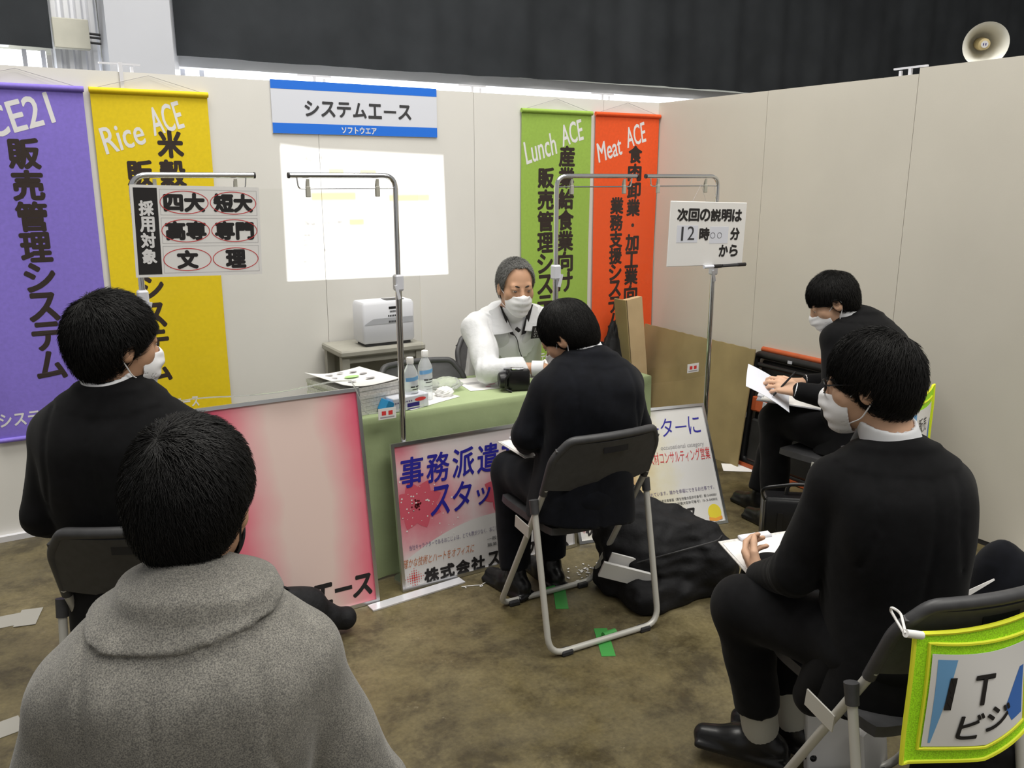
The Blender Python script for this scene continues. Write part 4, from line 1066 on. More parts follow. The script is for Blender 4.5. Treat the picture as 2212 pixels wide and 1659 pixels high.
st_ = MB(); pts = [(-2.25 + .02 * math.cos(a * 1.7) + .018 * a, -1.53 + .02 * math.sin(a), .003) for a in np.linspace(0, 9, 50)]
tag(st_.tube(pts, .002, 6).build('string_scrap', M['paper'], None, True), 'white tangled string on the floor at the foot of the flower poster', 'string')
lt_ = MB()
for k in range(46):
    x, y = random.gauss(-1.70, .10), random.gauss(-1.66, .05); q = random.uniform(.003, .009); a = random.uniform(0, 6)
    lt_.box((x, y, .0022), (q * 2, q, .002), Matrix.Rotation(a, 3, 'Z'))
tag(lt_.build('paper_crumbs', M['paper']), 'white crumbs of paper on the floor under the middle chair', 'litter', None, 'stuff')

# neon pouch tied to the near chair, in that chair's directions
def pouch(chair, label, xa, xb, zt, zb, words):
    R = chair.matrix_world if False else (Matrix.Translation(chair.location) @ Matrix.Rotation(chair.rotation_euler.z, 4, 'Z'))
    t = thing('document_pouch', label, 'pouch', chair.location, chair.rotation_euler.z, 'neon pouches on the chair backs')
    bow = lambda x: -.045 * (1 - (x / .215) ** 2)
    def surf(x, z, off=0.):
        k = max(0, (zt - z)); y = fy(.775) + bow(max(-.2, min(.2, x))) * .9 - .024 - .05 * k + .012 * math.sin(x * 14 + z * 9) * k * 3
        return (x, y - off, z)
    cx_ = (xa + xb) / 2
    def lift(x): return .045 * max(0, (x - cx_ - .02)) / (xb - cx_) * 1.0
    def F_(u, v, m=0., off=0.):
        x = xa + m + (xb - xa - 2 * m) * u; zb_ = zb + m + lift(x) * 1.5; ztt = zt - m - .006 * (1 - (2 * u - 1) ** 2) + (.012 * (2 * u - 1) if m == 0 else 0); return surf(x, zb_ + (ztt - zb_) * v, off)
    MB().slab(lambda u, v: F_(u, v), 24, 16, .0018).build('mesh_panel', M['neon'], t, True)
    def border(nm, m, off, r):
        L_ = [F_(u, 0, m, off) for u in np.linspace(0, 1, 20)] + [F_(1, v, m, off) for v in np.linspace(0, 1, 12)[1:]] + [F_(u, 1, m, off) for u in np.linspace(1, 0, 20)[1:]] + [F_(0, v, m, off) for v in np.linspace(1, 0, 12)[1:-1]]
        MB().tube(L_, r, 6, closed=True).build(nm, M['neon_trim'], t, True)
    border('outer_trim', 0, .0, .0052); border('inner_trim', .032, .002, .0042)
    MB().slab(lambda u, v: F_(u, v * .93, .038, .0035), 24, 12, .0008).build('paper_card', M['paper'], t, True)
    def wedge(side):
        b_ = MB()
        if side == 0: b_.grid(lambda u, v: F_(.05 + u * (.02 + .16 * v), .04 + .84 * v, .038, .0045), 4, 10)
        else: b_.grid(lambda u, v: F_(.98 - (1 - u) * .22 * (1 - abs(v - .35) * 1.2), .10 + .55 * v, .038, .0045), 4, 10)
        return b_
    wedge(0).build('blue_wedge', M['light_blue'], t, True); wedge(1).build('dark_blue_wedge', M['mid_blue'], t, True)
    tmp = MB()
    for s, x0, z0, x1, z1, bo_, sh in words: put(tmp, s, x0, z0, x1, z1, bo_, sh)
    V = [surf(x, z, .0062) for x, _, z in tmp.v]; mesh_from('lettering', V, tmp.f, M['ink'], t)
    MB().tube([surf(xa + .012, zt - .012, .006), surf(xa - .03, zt + .0, .006)], .0085, 10).build('cord_toggle', M['paper'], t, True)
    MB().tube([surf(xa - .03, zt, .006), (-.222, fy(.73) - .012, zt + .02), (-.236, fy(.73), zt + .03), (-.222, fy(.73) + .016, zt + .012), surf(xa - .028, zt - .004, .002)], .0028, 6, .01).build('tie_cord', M['paper'], t, True)
    return t
pouch(chair_near, 'large neon green pouch with a card reading IT, tied to the nearest chair back', -.215, .088, .748, .440,
      [('I', -.142, .567, -.128, .640, .02, .1), ('T', -.085, .575, -.040, .640, .05, .1), ('ビ', -.110, .497, -.060, .555, .05, .15), ('ジ', -.050, .512, .004, .568, .05, .15)])
pouch(chair_rear, 'neon green pouch on the back of the rear chair by the right wall', -.10, .215, .76, .40, [('販', .01, .60, .05, .66, .0, 0), ('売', .06, .60, .10, .66, .0, 0)])

# ------------------------------------------------------------------ people
class Head:
    def __init__(s, H, fwd, roll=0., sc=.95):
        f = unit(fwd); up = A(0, 0, 1); r = unit(np.cross(f, up)); u = np.cross(r, f)
        if roll: r, u = r * math.cos(roll) + u * math.sin(roll), u * math.cos(roll) - r * math.sin(roll)
        s.R = np.stack([r, f, u], 1) * 1.0; s.H = np.asarray(H, float); s.sc = sc    # columns: right, forward, up
    def w(s, *q): return s.H + s.R @ (np.array(q, float) * s.sc)
    def loc(s, p): return ((p - s.H) @ s.R) / s.sc
    def cranium(s, p, t):
        a = ell((0, -.014, .036), (.077 + t, .097 + t, .090 + t))(p); b = ell((0, -.045, -.02), (.068 + t * .7, .058 + t * .7, .075 + t * .4))(p)
        return smin(a, b, .03)
    def prims(s):
        q = [(ell((0, -.012, .038), (.076, .096, .088)), .02), (ell((0, -.045, -.02), (.066, .055, .07)), .03), (ell((0, .030, -.010), (.066, .067, .090)), .02), (ell((0, .034, -.064), (.055, .058, .050)), .025),
             (cap((0, .074, -.098), (0, .066, -.094), .020, .022), .02), (cap((-.044, .056, -.022), (-.044, .05, -.03), .024, .024), .02), (cap((.044, .056, -.022), (.044, .05, -.03), .024, .024), .02),
             (cap((0, .095, .006), (0, .112, -.030), .008, .0125), .012), (cap((-.010, .102, -.034), (.010, .102, -.034), .0085, .0085), .008),
             (cap((-.040, .079, .024), (.040, .079, .024), .011, .011), .014)]
        e = union(q, .02)
        for sx in (-1, 1):
            e = cut(e, ell((sx * .033, .104, .002), (.020, .022, .013)), .010)
        parts = [(e, .0)]
        for sx in (-1, 1): parts.append((ell((sx * .034, .0835, .0115), (.019, .0125, .0075)), .006))
        for sx in (-1, 1):
            parts.append((ell((sx * .033, .0795, .002), (.0135, .0135, .0125)), .006))
            ear = cut(ell((sx * .080, -.006, -.006), (.010, .021, .034)), ell((sx * .093, .002, -.002), (.012, .012, .021)), .005)
            parts.append((ear, .008))
        parts.append((cap((-.02, .0955, -.069), (.02, .0955, -.069), .006, .006), .006)); parts.append((cap((-.016, .0935, -.079), (.016, .0935, -.079), .007, .007), .006))
        g = union(parts, .008)
        return lambda p: g(s.loc(p)) * s.sc
def hand_prims(wrist, d, n, curl=.5, side=1, thumb=.6, spread=.0205):
    """wrist point, direction d along the palm, palm normal n (towards the grip); side +1 puts the thumb on the +(d x n) side"""
    d = unit(d); n = unit(n - d * (n @ d)); w = np.cross(d, n) * side; wrist = np.asarray(wrist, float); pr = []
    base = []
    for k, (off, L0, r0) in enumerate(((1.45, .088, .0092), (.5, .092, .0095), (-.5, .087, .009), (-1.45, .079, .008))):
        b = wrist + d * L0 + w * off * spread; base.append(b); pr.append((cap(wrist + d * .012 + w * off * spread * .55, b, .0145, .0115), .012))
    for k, (b, ln, r0) in enumerate(zip(base, ((.042, .026, .020), (.046, .029, .021), (.043, .027, .020), (.034, .021, .018)), (.0092, .0095, .009, .008))):
        a = curl * (.55 + .12 * k); p = b
        for j, l in enumerate(ln):
            a2 = a + curl * (.85 if j == 1 else (.6 if j == 2 else 0)); a = a2
            q = p + (d * math.cos(a) + n * math.sin(a)) * l; pr.append((cap(p, q, r0 - .0006 * j, r0 - .0006 * (j + 1)), .0035)); p = q
    p0 = wrist + d * .022 + w * .022 + n * .006; p1 = p0 + (d * .55 + w * .62 + n * .35 * thumb) * .042; p2 = p1 + unit(d * .9 + w * .25 + n * .7 * thumb) * .034; p3 = p2 + unit(d * .95 + n * .7 * thumb) * .027
    pr += [(cap(p0, p1, .0155, .0115), .010), (cap(p1, p2, .0108, .0098), .005), (cap(p2, p3, .0096, .0082), .004)]
    return pr
def strands(name, hd, zlow, t, N, Lmin, Lmax, whorl, mt, parent, origin, seed, lift=.004, wid=.0011, frontsweep=0., shell=None):
    r = np.random.default_rng(seed); d = r.normal(size=(N * 2, 3)); d /= np.linalg.norm(d, axis=1)[:, None]
    C = A(0, -.016, .034); Rr = A(.077 + t, .099 + t, .090 + t)
    P = C + d * Rr
    th = np.degrees(np.arctan2(np.abs(P[:, 0]), P[:, 1])); keep = P[:, 2] > np.interp(th, [q[0] for q in zlow], [q[1] for q in zlow]) + .004
    P = P[keep][:N]; n = len(P); Wd = unit(A(*whorl))
    Ln = r.uniform(Lmin, Lmax, n); K = 5; pts = [P.copy()]; p = P.copy(); jit = r.normal(size=(n, 3)) * .28
    for k in range(K):
        q = (p - C) / Rr; nn = q / Rr; nn /= np.linalg.norm(nn, axis=1)[:, None]
        tdir = -(Wd[None] - nn * (nn @ Wd)[:, None]); tdir /= np.linalg.norm(tdir, axis=1)[:, None] + 1e-6
        g = A(0, .25 * frontsweep, -1) ; gt = g[None] - nn * (nn @ g)[:, None]
        tt = tdir + .55 * gt + jit; tt -= nn * (tt * nn).sum(1)[:, None]; tt /= np.linalg.norm(tt, axis=1)[:, None] + 1e-6
        p = p + tt * (Ln / K)[:, None]; q = (p - C) / Rr; m = np.linalg.norm(q, axis=1)[:, None]
        lf = lift * r.uniform(.2, 1.4, n)[:, None] * ((k + 1) / K) ** 1.5
        below = p[:, 2:3] < -.01
        s_ = np.where(below, p, C + (p - C) / m * (1 + lf / .09)); p = s_; pts.append(p.copy())
    pts = np.stack(pts, 1)                     # n,K+1,3
    th = np.degrees(np.arctan2(np.abs(pts[:, :, 0]), pts[:, :, 1])); zl = np.interp(th, [q[0] for q in zlow], [q[1] for q in zlow]) - .002
    pts[:, :, 2] = np.maximum(pts[:, :, 2], zl - r.uniform(0, .007, n)[:, None])
    if shell is not None:
        Kn = np.linspace(0, 1, K + 1)[None, :] ** 1.5 * (lift * r.uniform(.1, 1., n))[:, None]
        for _ in range(2):
            dd = shell(pts.reshape(-1, 3)).reshape(n, K + 1); nn = pts - C; nn[..., 2] *= .6; nn /= np.linalg.norm(nn, axis=2)[..., None] + 1e-9
            pts = pts + nn * np.clip(-dd + .0006 + Kn, -.004, .03)[..., None]
    W_ = wid * r.uniform(.7, 1.4, n)
    T = np.gradient(pts, axis=1); T /= np.linalg.norm(T, axis=2)[..., None] + 1e-9
    nn = pts - C; nn /= np.linalg.norm(nn, axis=2)[..., None]; Bn = np.cross(T, nn); Bn /= np.linalg.norm(Bn, axis=2)[..., None] + 1e-9
    tap = np.array([.8, 1, 1, .85, .6, .12])[None, :, None] * W_[:, None, None]
    ring = np.stack([pts + Bn * tap, pts - Bn * tap * .5 + nn * tap * .8, pts - Bn * tap * .5 - nn * tap * .8], 2)   # n,K+1,3,3
    V = ring.reshape(-1, 3); V = hd.H + (V * hd.sc) @ hd.R.T - np.asarray(origin)
    base = (np.arange(n) * (K + 1) * 3)[:, None, None]; kk = (np.arange(K) * 3)[None, :, None]; j = np.arange(3)[None, None, :]; j2 = (j + 1) % 3
    F = np.stack([base + kk + j, base + kk + j2, base + kk + 3 + j2, base + kk + 3 + j], -1).reshape(-1, 4)
    return V, F
def hair(hd, style, mt, parent, origin, seed=1):
    zl, t, N, L0, L1, whorl = style['z'], style['t'], style['n'], style['l0'], style['l1'], style['whorl']
    za, zb = [q[0] for q in zl], [q[1] for q in zl]
    def f(p):
        q = hd.loc(p); th = np.degrees(np.arctan2(np.abs(q[:, 0]), q[:, 1]))
        tt = t * np.clip(style.get('nape', .22) + (q[:, 2] + .075) * 8.0, style.get('nape', .22), 1.0)
        d = hd.cranium(q, 0) - tt
        d = d + .0009 * np.sin(q[:, 0] * 140 + q[:, 2] * 60 + 3 * np.sin(q[:, 1] * 60)) * style.get('rough', 1)
        low = np.interp(th, za, zb) + .003 * np.sin(th * .55) + .0035 * np.sin(q[:, 0] * 420) * np.sin(q[:, 1] * 380)
        return np.maximum(d, (low - q[:, 2]) * .8) * hd.sc
    V, Q = sdf_mesh(f, hd.H - .19, hd.H + .19, .0045, 1); V = V - np.asarray(origin)
    V2, F2 = strands('hair', hd, zl, t * style.get('fit', .8), N, L0, L1, whorl, mt, parent, origin, seed, style.get('lift', .004), style.get('wid', .0011), style.get('sweep', 0.), lambda q: hd.cranium(q, 0) - t * np.clip(style.get('nape', .22) + (q[:, 2] + .075) * 8.0, style.get('nape', .22), 1.0))
    VV = np.concatenate([V, V2]); FF = np.concatenate([Q, F2 + len(V)])
    return mesh_from('hair', VV, FF, mt, parent, True)
def face_mask(hd, mt, parent, origin, loops=True):
    e = lambda q: smin(ell((0, .036, -.056), (.0635, .072, .062))(q), smin(cap((0, .096, -.012), (0, .107, -.040), .015, .0195)(q), cap((0, .076, -.085), (0, .076, -.100), .030, .026)(q), .02), .035)
    def f(p):
        q = hd.loc(p); pl_ = .0014 * np.sin(q[:, 2] * 210) * np.clip((.055 - np.abs(q[:, 0])) * 40, 0, 1)
        d = np.abs(e(q) - .002 - pl_) - .0022
        reg = np.maximum(np.maximum(.044 - q[:, 1], q[:, 2] + .022 - .012 * np.exp(-(q[:, 0] / .02) ** 2)), -.128 - q[:, 2])
        return np.maximum(d, reg) * hd.sc
    V, Q = sdf_mesh(f, hd.H - .17, hd.H + .17, .0028, 1)
    o = mesh_from('face_mask', V - np.asarray(origin), Q, mt, parent, True)
    lp = MB()
    for sx in (-1, 1):
        P_ = [hd.w(sx * .062, .048, -.030), hd.w(sx * .079, .012, -.002), hd.w(sx * .084, -.012, .016), hd.w(sx * .086, -.026, .002), hd.w(sx * .081, -.020, -.028), hd.w(sx * .070, .012, -.075), hd.w(sx * .053, .046, -.092)]
        lp.tube([Vector(q - np.asarray(origin)) for q in P_], .0017, 6, .012)
    lp.build('ear_loop', mt, o, True)
    return o
def person(label, J, spec):
    """J: joints in world coordinates; spec: clothing and hair"""
    pel, nk, hd = A(*J['pelvis']), A(*J['neck']), Head(J['head'], J['look'], J.get('roll', 0.), J.get('hs', .95))
    shL, shR = A(*J['shL']), A(*J['shR']); lat = unit(shR - shL); ax = unit(nk - pel); Ls = np.linalg.norm(nk - pel)
    o = A(pel[0], pel[1], 0); t = thing('person', label, 'person', tuple(o))
    hipL, hipR = pel - lat * .09, pel + lat * .09
    LG = {k: A(*J[k]) for k in ('knL', 'knR', 'anL', 'anR')}; AR = {k: A(*J[k]) for k in ('elL', 'elR', 'wrL', 'wrR')}
    fw = np.cross(A(0, 0, 1), lat); fw[2] = 0; fw = unit(fw)
    toe = {'L': unit(A(*J.get('toeL', fw))), 'R': unit(A(*J.get('toeR', fw)))}
    # body
    pr = [(loft(pel, ax, lat, [-.06, 0, Ls * .5, Ls * .85, Ls], [.13, .13, .12, .13, .06], [.09, .09, .085, .085, .05], [0, 0, 0, 0, 0]), .02)]
    for sd, sh, hp in (('L', shL, hipL), ('R', shR, hipR)):
        pr += [(cap(nk - ax * .05, sh, .045, .040), .03), (cap(sh, AR['el' + sd], .040, .034), .02), (cap(AR['el' + sd], AR['wr' + sd], .034, .025), .015)]
        pr += [(cap(hp, LG['kn' + sd], .065, .045), .03), (cap(LG['kn' + sd], LG['an' + sd], .045, .032), .02), (cap(LG['an' + sd], LG['an' + sd] + toe[sd] * .05 - A(0, 0, .05), .030, .024), .015)]
    pr += [(cap(hd.w(0, -.022, -.055), nk + lat * 0 - ax * .03, .053, .062), .025)]
    body_f = union(pr, .02)
    hp_ = []
    for sd in ('L', 'R'):
        if 'hand' + sd in spec:
            d, n, c, sgn = spec['hand' + sd]; hp_ += hand_prims(AR['wr' + sd], A(*d), A(*n), c, sgn)
        else:
            d = unit(AR['wr' + sd] - AR['el' + sd]); hp_ += hand_prims(AR['wr' + sd], d, A(0, 0, -1) - d * .2, .6, -1 if sd == 'L' else 1)
    hand_f = union(hp_, .004); head_f = hd.prims()
    full = lambda p: smin(smin(body_f(p), head_f(p), .012), hand_f(p), .008)
    allp = np.stack([pel, nk, hd.H, shL, shR, hipL, hipR, *LG.values(), *AR.values()]); lo, hi = allp.min(0) - .24, allp.max(0) + .24; lo[2] = -.01
    organic('body', full, lo, hi, .0046, M[spec.get('skin', 'skin')], t, o, 1)
    # eyes and brows
    for sx in (-1, 1):
        ev = MB(); c = hd.w(sx * .033, .0822, .002) - o; R3 = Matrix([list(r) for r in hd.R])
        V = []; F = []; n_ = 12
        for j in range(n_ + 1):
            for i in range(n_ * 2):
                th, ph = PI * j / n_, PI * i / n_; V.append(c + hd.R @ (A(.0128 * math.sin(th) * math.cos(ph), .0128 * math.cos(th), (.0042 * math.sin(th) * math.sin(ph))) * hd.sc))
        for j in range(n_):
            for i in range(n_ * 2): F.append((j * n_ * 2 + i, (j + 1) * n_ * 2 + i, (j + 1) * n_ * 2 + (i + 1) % (n_ * 2), j * n_ * 2 + (i + 1) % (n_ * 2)))
        e = mesh_from('eye', V, F, M['sclera'], t, True)
        q = [hd.w(sx * .033 + .0058 * math.cos(a), .0957 - .0012, .0018 + .0043 * math.sin(a)) - o for a in np.linspace(0, 2 * PI, 17)[:-1]]; qb = [v - hd.R @ A(0, .004, 0) for v in q]
        mesh_from('iris', q + qb, [tuple(range(16))] + [(i, (i + 1) % 16, 16 + (i + 1) % 16, 16 + i) for i in range(16)], M['iris'], e)
        MB().tube([Vector(hd.w(sx * x, y, z) - o) for x, y, z in ((.014, .0925, .0215), (.026, .0915, .0255), (.040, .083, .0265), (.050, .071, .022))], [.0036, .0046, .0038, .0016], 8, .0, flat=.9).build('eyebrow', M[spec.get('brow', 'brow')], t, True)
    # clothing
    cl = spec['cloth']; th_ = spec.get('bulk', 0.)
    tn = spec.get('narrow', .008)
    st = [-spec.get('hem', .10), 0, Ls * .3, Ls * .6, Ls * .82, Ls * .95, Ls * 1.0]
    sx = [.205 + th_ - tn, .195 + th_ - tn, .180 + th_ - tn, .188 + th_ - tn, .188 + th_ - tn, .150 + th_ - tn, .085]; sy = [.150 + th_, .140 + th_, .125 + th_, .128 + th_, .122 + th_, .095 + th_ * .6, .066]
    hb = spec.get('hunch', .02); cy = [-.01, -.01, -hb * .5, -hb * 1.3, -hb * 1.2, -hb * .4, 0]
    jp = [(loft(pel, ax, lat, st, sx, sy, cy), .03)]
    for sd, sh in (('L', shL), ('R', shR)):
        el, wr = AR['el' + sd], AR['wr' + sd]; we = el + (wr - el) * spec.get('cuff', .93)
        jp += [(cap(nk - ax * .045 - fw * .01, sh, .070 + th_ * .7, .066 + th_ * .6), .05), (cap(sh, el, .066 + th_ * .6, .056 + th_ * .6), spec.get('armk', .016)), (cap(el, we, .056 + th_ * .6, .042 + th_ * .5), .018)]
    jf0 = folds(union(jp, .03), spec.get('fold', .0028), 26, spec.get('seed', 1))
    # creases at the elbows
    def jf(p):
        d = jf0(p)
        bk = (p - pel) @ fw; xx = (p - pel) @ lat      # centre back seam and the sleeve-head seams
        d = d + .0035 * np.exp(-(xx / .006) ** 2) * (bk < -.02) * (((p - nk) @ ax) < -.05)
        for sh in (shL, shR):
            sg = np.sign((sh - nk) @ lat); d = d + .004 * np.exp(-((((p - sh) @ lat) * sg + .035 + .25 * np.clip((p - sh) @ ax + .06, -.12, 0)) / .006) ** 2) * ((p - sh) @ ax > -.16)
        for sd in ('L', 'R'):
            el = AR['el' + sd]; q = np.linalg.norm(p - el, axis=1); d = d + .004 * np.exp(-(q / .07) ** 2) * np.sin((p @ unit(AR['wr' + sd] - el)) * 190)
        return d
    cr, ch = spec.get('collar', (.118, .004)); cc = nk - fw * .035 + ax * .0
    if spec.get('bigcollar'):
        b0 = nk - fw * .02
        def colf(p):
            q = p - b0; x = q @ lat; y = q @ fw; z = q @ A(0, 0, 1)
            edge = .205 + .05 * np.cos(x * 9) - np.abs(x) * .15
            d = jf0(p) - .013; reg = (((np.abs(x - .035) / .205) ** 2.2 + (np.abs(np.minimum(z - .02 - .12 * (x - .035), 0)) / .046) ** 2.2 + (np.maximum(y - .06, 0) / .10) ** 2.2) ** (1 / 2.2) - 1) * .055
            return -smin(-d, -reg, .007)
        std = cap(nk - ax * .01 - fw * .012, nk + ax * .05 - fw * .004, .096, .070)
        stand_f = lambda p: np.maximum(np.maximum(std(p), -(cap(nk - ax * .02, nk + ax * .12, .060, .060)(p))), (p - nk) @ ax - .036)
        jall = lambda p: np.minimum(smin(jf(p), stand_f(p), .03), colf(p))
    else:
        std = cap(nk - ax * .02 - fw * .004, nk + ax * .035, .084, .074)
        stand_f = lambda p: np.maximum(np.maximum(std(p), -(cap(nk - ax * .02, nk + ax * .12, .0685, .066)(p))), (p - nk) @ unit(ax - fw * .45) - spec.get('stand', .030))
        def colf(p):
            d = jf0(p) - ch; q = p - nk; x, y, z = q @ lat, q @ fw, q @ A(0, 0, 1)
            return np.maximum(d, np.sqrt((x * .72) ** 2 + np.minimum(y + .02, .16) ** 2 + z ** 2) - cr * .92)
        jall = lambda p: np.minimum(smin(jf(p), stand_f(p), .012), colf(p))
    vneck = spec.get('open', .0)
    if vneck:
        wedge = lambda p: np.maximum(np.maximum(np.abs((p - nk) @ lat) - (.012 + np.clip(((p - nk) @ ax) + vneck, 0, 1) * .34), -((p - nk) @ fw) + .035), -((p - nk) @ ax) - vneck)
        j_old = jall; jall = lambda p: np.maximum(j_old(p), -wedge(p))
    hs = spec.get('h', .0075)
    jn = spec.get('jname', 'suit_jacket'); ap = np.stack([pel, nk, shL, shR, *AR.values()]); 
    jacket = organic(jn, jall, ap.min(0) - .26, ap.max(0) + .20, hs, M[cl], t, o, 1)
    if spec.get('tails'):
        tp_ = union([cap(A(*a), A(*b2), r1, r2) for a, b2, r1, r2 in spec['tails']], .04); q = np.array([v for a, b2, _, _ in spec['tails'] for v in (a, b2)])
        organic('coat_tail', folds(tp_, .003, 30, 5), q.min(0) - .2, q.max(0) + .2, .0085, M[cl], t, o, 1)
    # shirt collar and cuffs
    if spec.get('shirt', True):
        sc_ = cap(nk - ax * .02, hd.w(0, -.024, -.075), .0690, .0640); inn = cap(nk - ax * .03, hd.w(0, -.024, -.06), .0600, .0550); tilt = unit(ax - fw * .35)
        sf = lambda p: np.maximum(np.maximum(np.maximum(sc_(p), -inn(p)), (p - nk) @ tilt - spec.get('shirt_up', .046)), -.05 - (p - nk) @ tilt)
        front = loft(pel, ax, lat, [Ls * .3, Ls * .6, Ls * .82, Ls * .95, Ls], [.14, .15, .15, .12, .075], [.115, .118, .112, .085, .060], [0, 0, 0, 0, 0])
        sff = lambda p: np.minimum(sf(p), np.maximum(front(p), .02 - (p - nk) @ fw)) if vneck else sf(p)
        organic('shirt', sff, nk - .26, nk + .2, .0042, M['shirt'], t, o, 1)
        for sd in ('L', 'R'):
            el, wr = AR['el' + sd], AR['wr' + sd]; u = unit(wr - el); a0 = el + (wr - el) * spec.get('cuff', .93)
            MB().tube([Vector(a0 - u * .03 - o), Vector(a0 + u * .024 - o)], [.036, .034], 18, cap=True).build('shirt_cuff', M['shirt'], t, True)
    # trousers
    tr = [(ell(pel + A(0, 0, .0), (.175, .16, .10)), .03)]
    for sd, hp in (('L', hipL), ('R', hipR)):
        kn, an = LG['kn' + sd], LG['an' + sd]; ae = kn + (an - kn) * spec.get('trouser_end', .96)
        tr += [(cap(hp, kn, .098, .078), .04), (cap(kn, ae, .076, .064), .03)]
    tf = folds(union(tr, .03), .003, 30, 9)
    def tcut(p):
        d = tf(p)
        for sd in ('L', 'R'):
            kn, an = LG['kn' + sd], LG['an' + sd]; u = unit(an - kn); L_ = np.linalg.norm(an - kn) * spec.get('trouser_end', .96)
            near = np.linalg.norm(p - an, axis=1) < .16; d = np.where(near, np.maximum(d, (p - kn) @ u - L_), d)
        return d
    lp_ = np.stack([pel, hipL, hipR, *LG.values()]); lo2, hi2 = lp_.min(0) - .2, lp_.max(0) + .2; lo2[2] = .0
    organic('trousers', tcut, lo2, hi2, .009, M[spec.get('trouser', cl)], t, o, 1)
    # shoes and socks
    for sd in ('L', 'R'):
        an = LG['an' + sd]; d = toe[sd].copy(); d[2] = 0; d = unit(d); hz = max(0., an[2] - .095); b0 = A(an[0], an[1], hz) - d * .045; s_ = np.cross(A(0, 0, 1), d)
        q = [(cap(b0 + A(0, 0, .042), b0 + d * .10 + A(0, 0, .040), .036, .038), .03), (cap(b0 + d * .10 + A(0, 0, .034), b0 + d * .20 + A(0, 0, .026), .042, .030), .03), (cap(b0 + d * .040 + A(0, 0, .06), b0 + d * .045 + A(0, 0, .088), .045, .044), .02), (rbox(b0 + d * .09 + A(0, 0, .012), (.045, .13, .012), .010, np.stack([s_, d, A(0, 0, 1)], 1)), .012)]
        ff = union(q, .02); ff2 = lambda p, ff=ff, hz=hz: np.maximum(ff(p), hz + .001 - p[:, 2])
        organic('shoe', ff2, np.minimum(b0, b0 + d * .2) - A(.12, .12, .02), np.maximum(b0, b0 + d * .2) + A(.12, .12, .17), .0055, M['black_leather'], t, o, 1) if True else None
        if spec.get('socks'):
            kn = LG['kn' + sd]; MB().tube([Vector(an + (kn - an) * .42 - o), Vector(an - o), Vector(an - A(0, 0, .03) - o)], [.053, .051, .044], 24).build('sock', M['sock'], t, True)
    hair(hd, spec['hair'], M[spec.get('hairmat', 'hair')], t, o, spec.get('seed', 1))
    if spec.get('mask'): face_mask(hd, M[spec['mask']], t, o)
    return t, hd, o

SHORT = dict(z=[(0, .052), (35, .045), (58, .018), (74, -.012), (80, -.040), (86, .018), (102, .012), (112, -.030), (135, -.072), (180, -.082)], t=.020, n=2600, l0=.02, l1=.045, whorl=(.1, -.55, .83), lift=.007, rough=1.)
# the man at far left, turned to the presenter
person('man in black suit at far left seen from behind, beside the purple banner',
       dict(pelvis=(-3.472, -1.977, 0.53), neck=(-3.497, -2.037, 1.122), head=(-3.484, -2.032, 1.226), look=(.95, .30, -.10), shL=(-3.639, -1.952, 0.990), shR=(-3.359, -2.122, 0.990), hs=.96,
            elL=(-3.687, -1.947, 0.78), elR=(-3.307, -2.077, 0.79), wrL=(-3.492, -1.747, 0.66), wrR=(-3.352, -1.807, 0.66), knL=(-3.442, -1.567, 0.5), knR=(-3.292, -1.617, 0.5), anL=(-3.482, -1.607, 0.095), anR=(-3.302, -1.667, 0.095)),
       dict(cloth='suit', jname='suit_jacket', hair=dict(SHORT, t=.013, n=11000, l0=.025, l1=.06, lift=.016, wid=.0008, whorl=(0, -.6, .8), nape=.4, z=[(0, .052), (35, .045), (58, .018), (74, -.012), (80, -.040), (86, .018), (102, .012), (112, -.035), (135, -.088), (180, -.102)]), mask='mask', skin='skin', seed=3, collar=(.115, .004), bulk=.0, hunch=.035))
# the man in the grey coat
person('man in grey wool coat with black mask, seen from behind in the foreground',
       dict(pelvis=(-3.54, -3.08, .53), neck=(-3.515, -3.095, 1.02), head=(-3.498, -3.025, 1.137), look=(.50, .84, -.22), shL=(-3.690, -3.060, .875), shR=(-3.395, -3.155, .895), hs=1.0,
            elL=(-3.775, -3.04, .62), elR=(-3.290, -3.18, .63), wrL=(-3.61, -2.84, .60), wrR=(-3.31, -2.92, .60), knL=(-3.50, -2.70, .51), knR=(-3.27, -2.77, .51), anL=(-3.52, -2.66, .095), anR=(-3.28, -2.72, .095)),
       dict(cloth='wool', jname='wool_coat', bigcollar=True, bulk=.016, fold=.004, hunch=.03, h=.0055, trouser='suit', shirt=False, shirt_up=.040, narrow=.02,
            hair=dict(SHORT, t=.012, n=17000, l0=.018, l1=.045, lift=.011, wid=.0007, whorl=(-.28, -.62, .74), z=[(0, .052), (40, .045), (60, .015), (75, -.02), (82, -.03), (88, .020), (104, .012), (114, -.03), (135, -.070), (180, -.082)]), mask='black_mask', seed=5, skin='skin'))
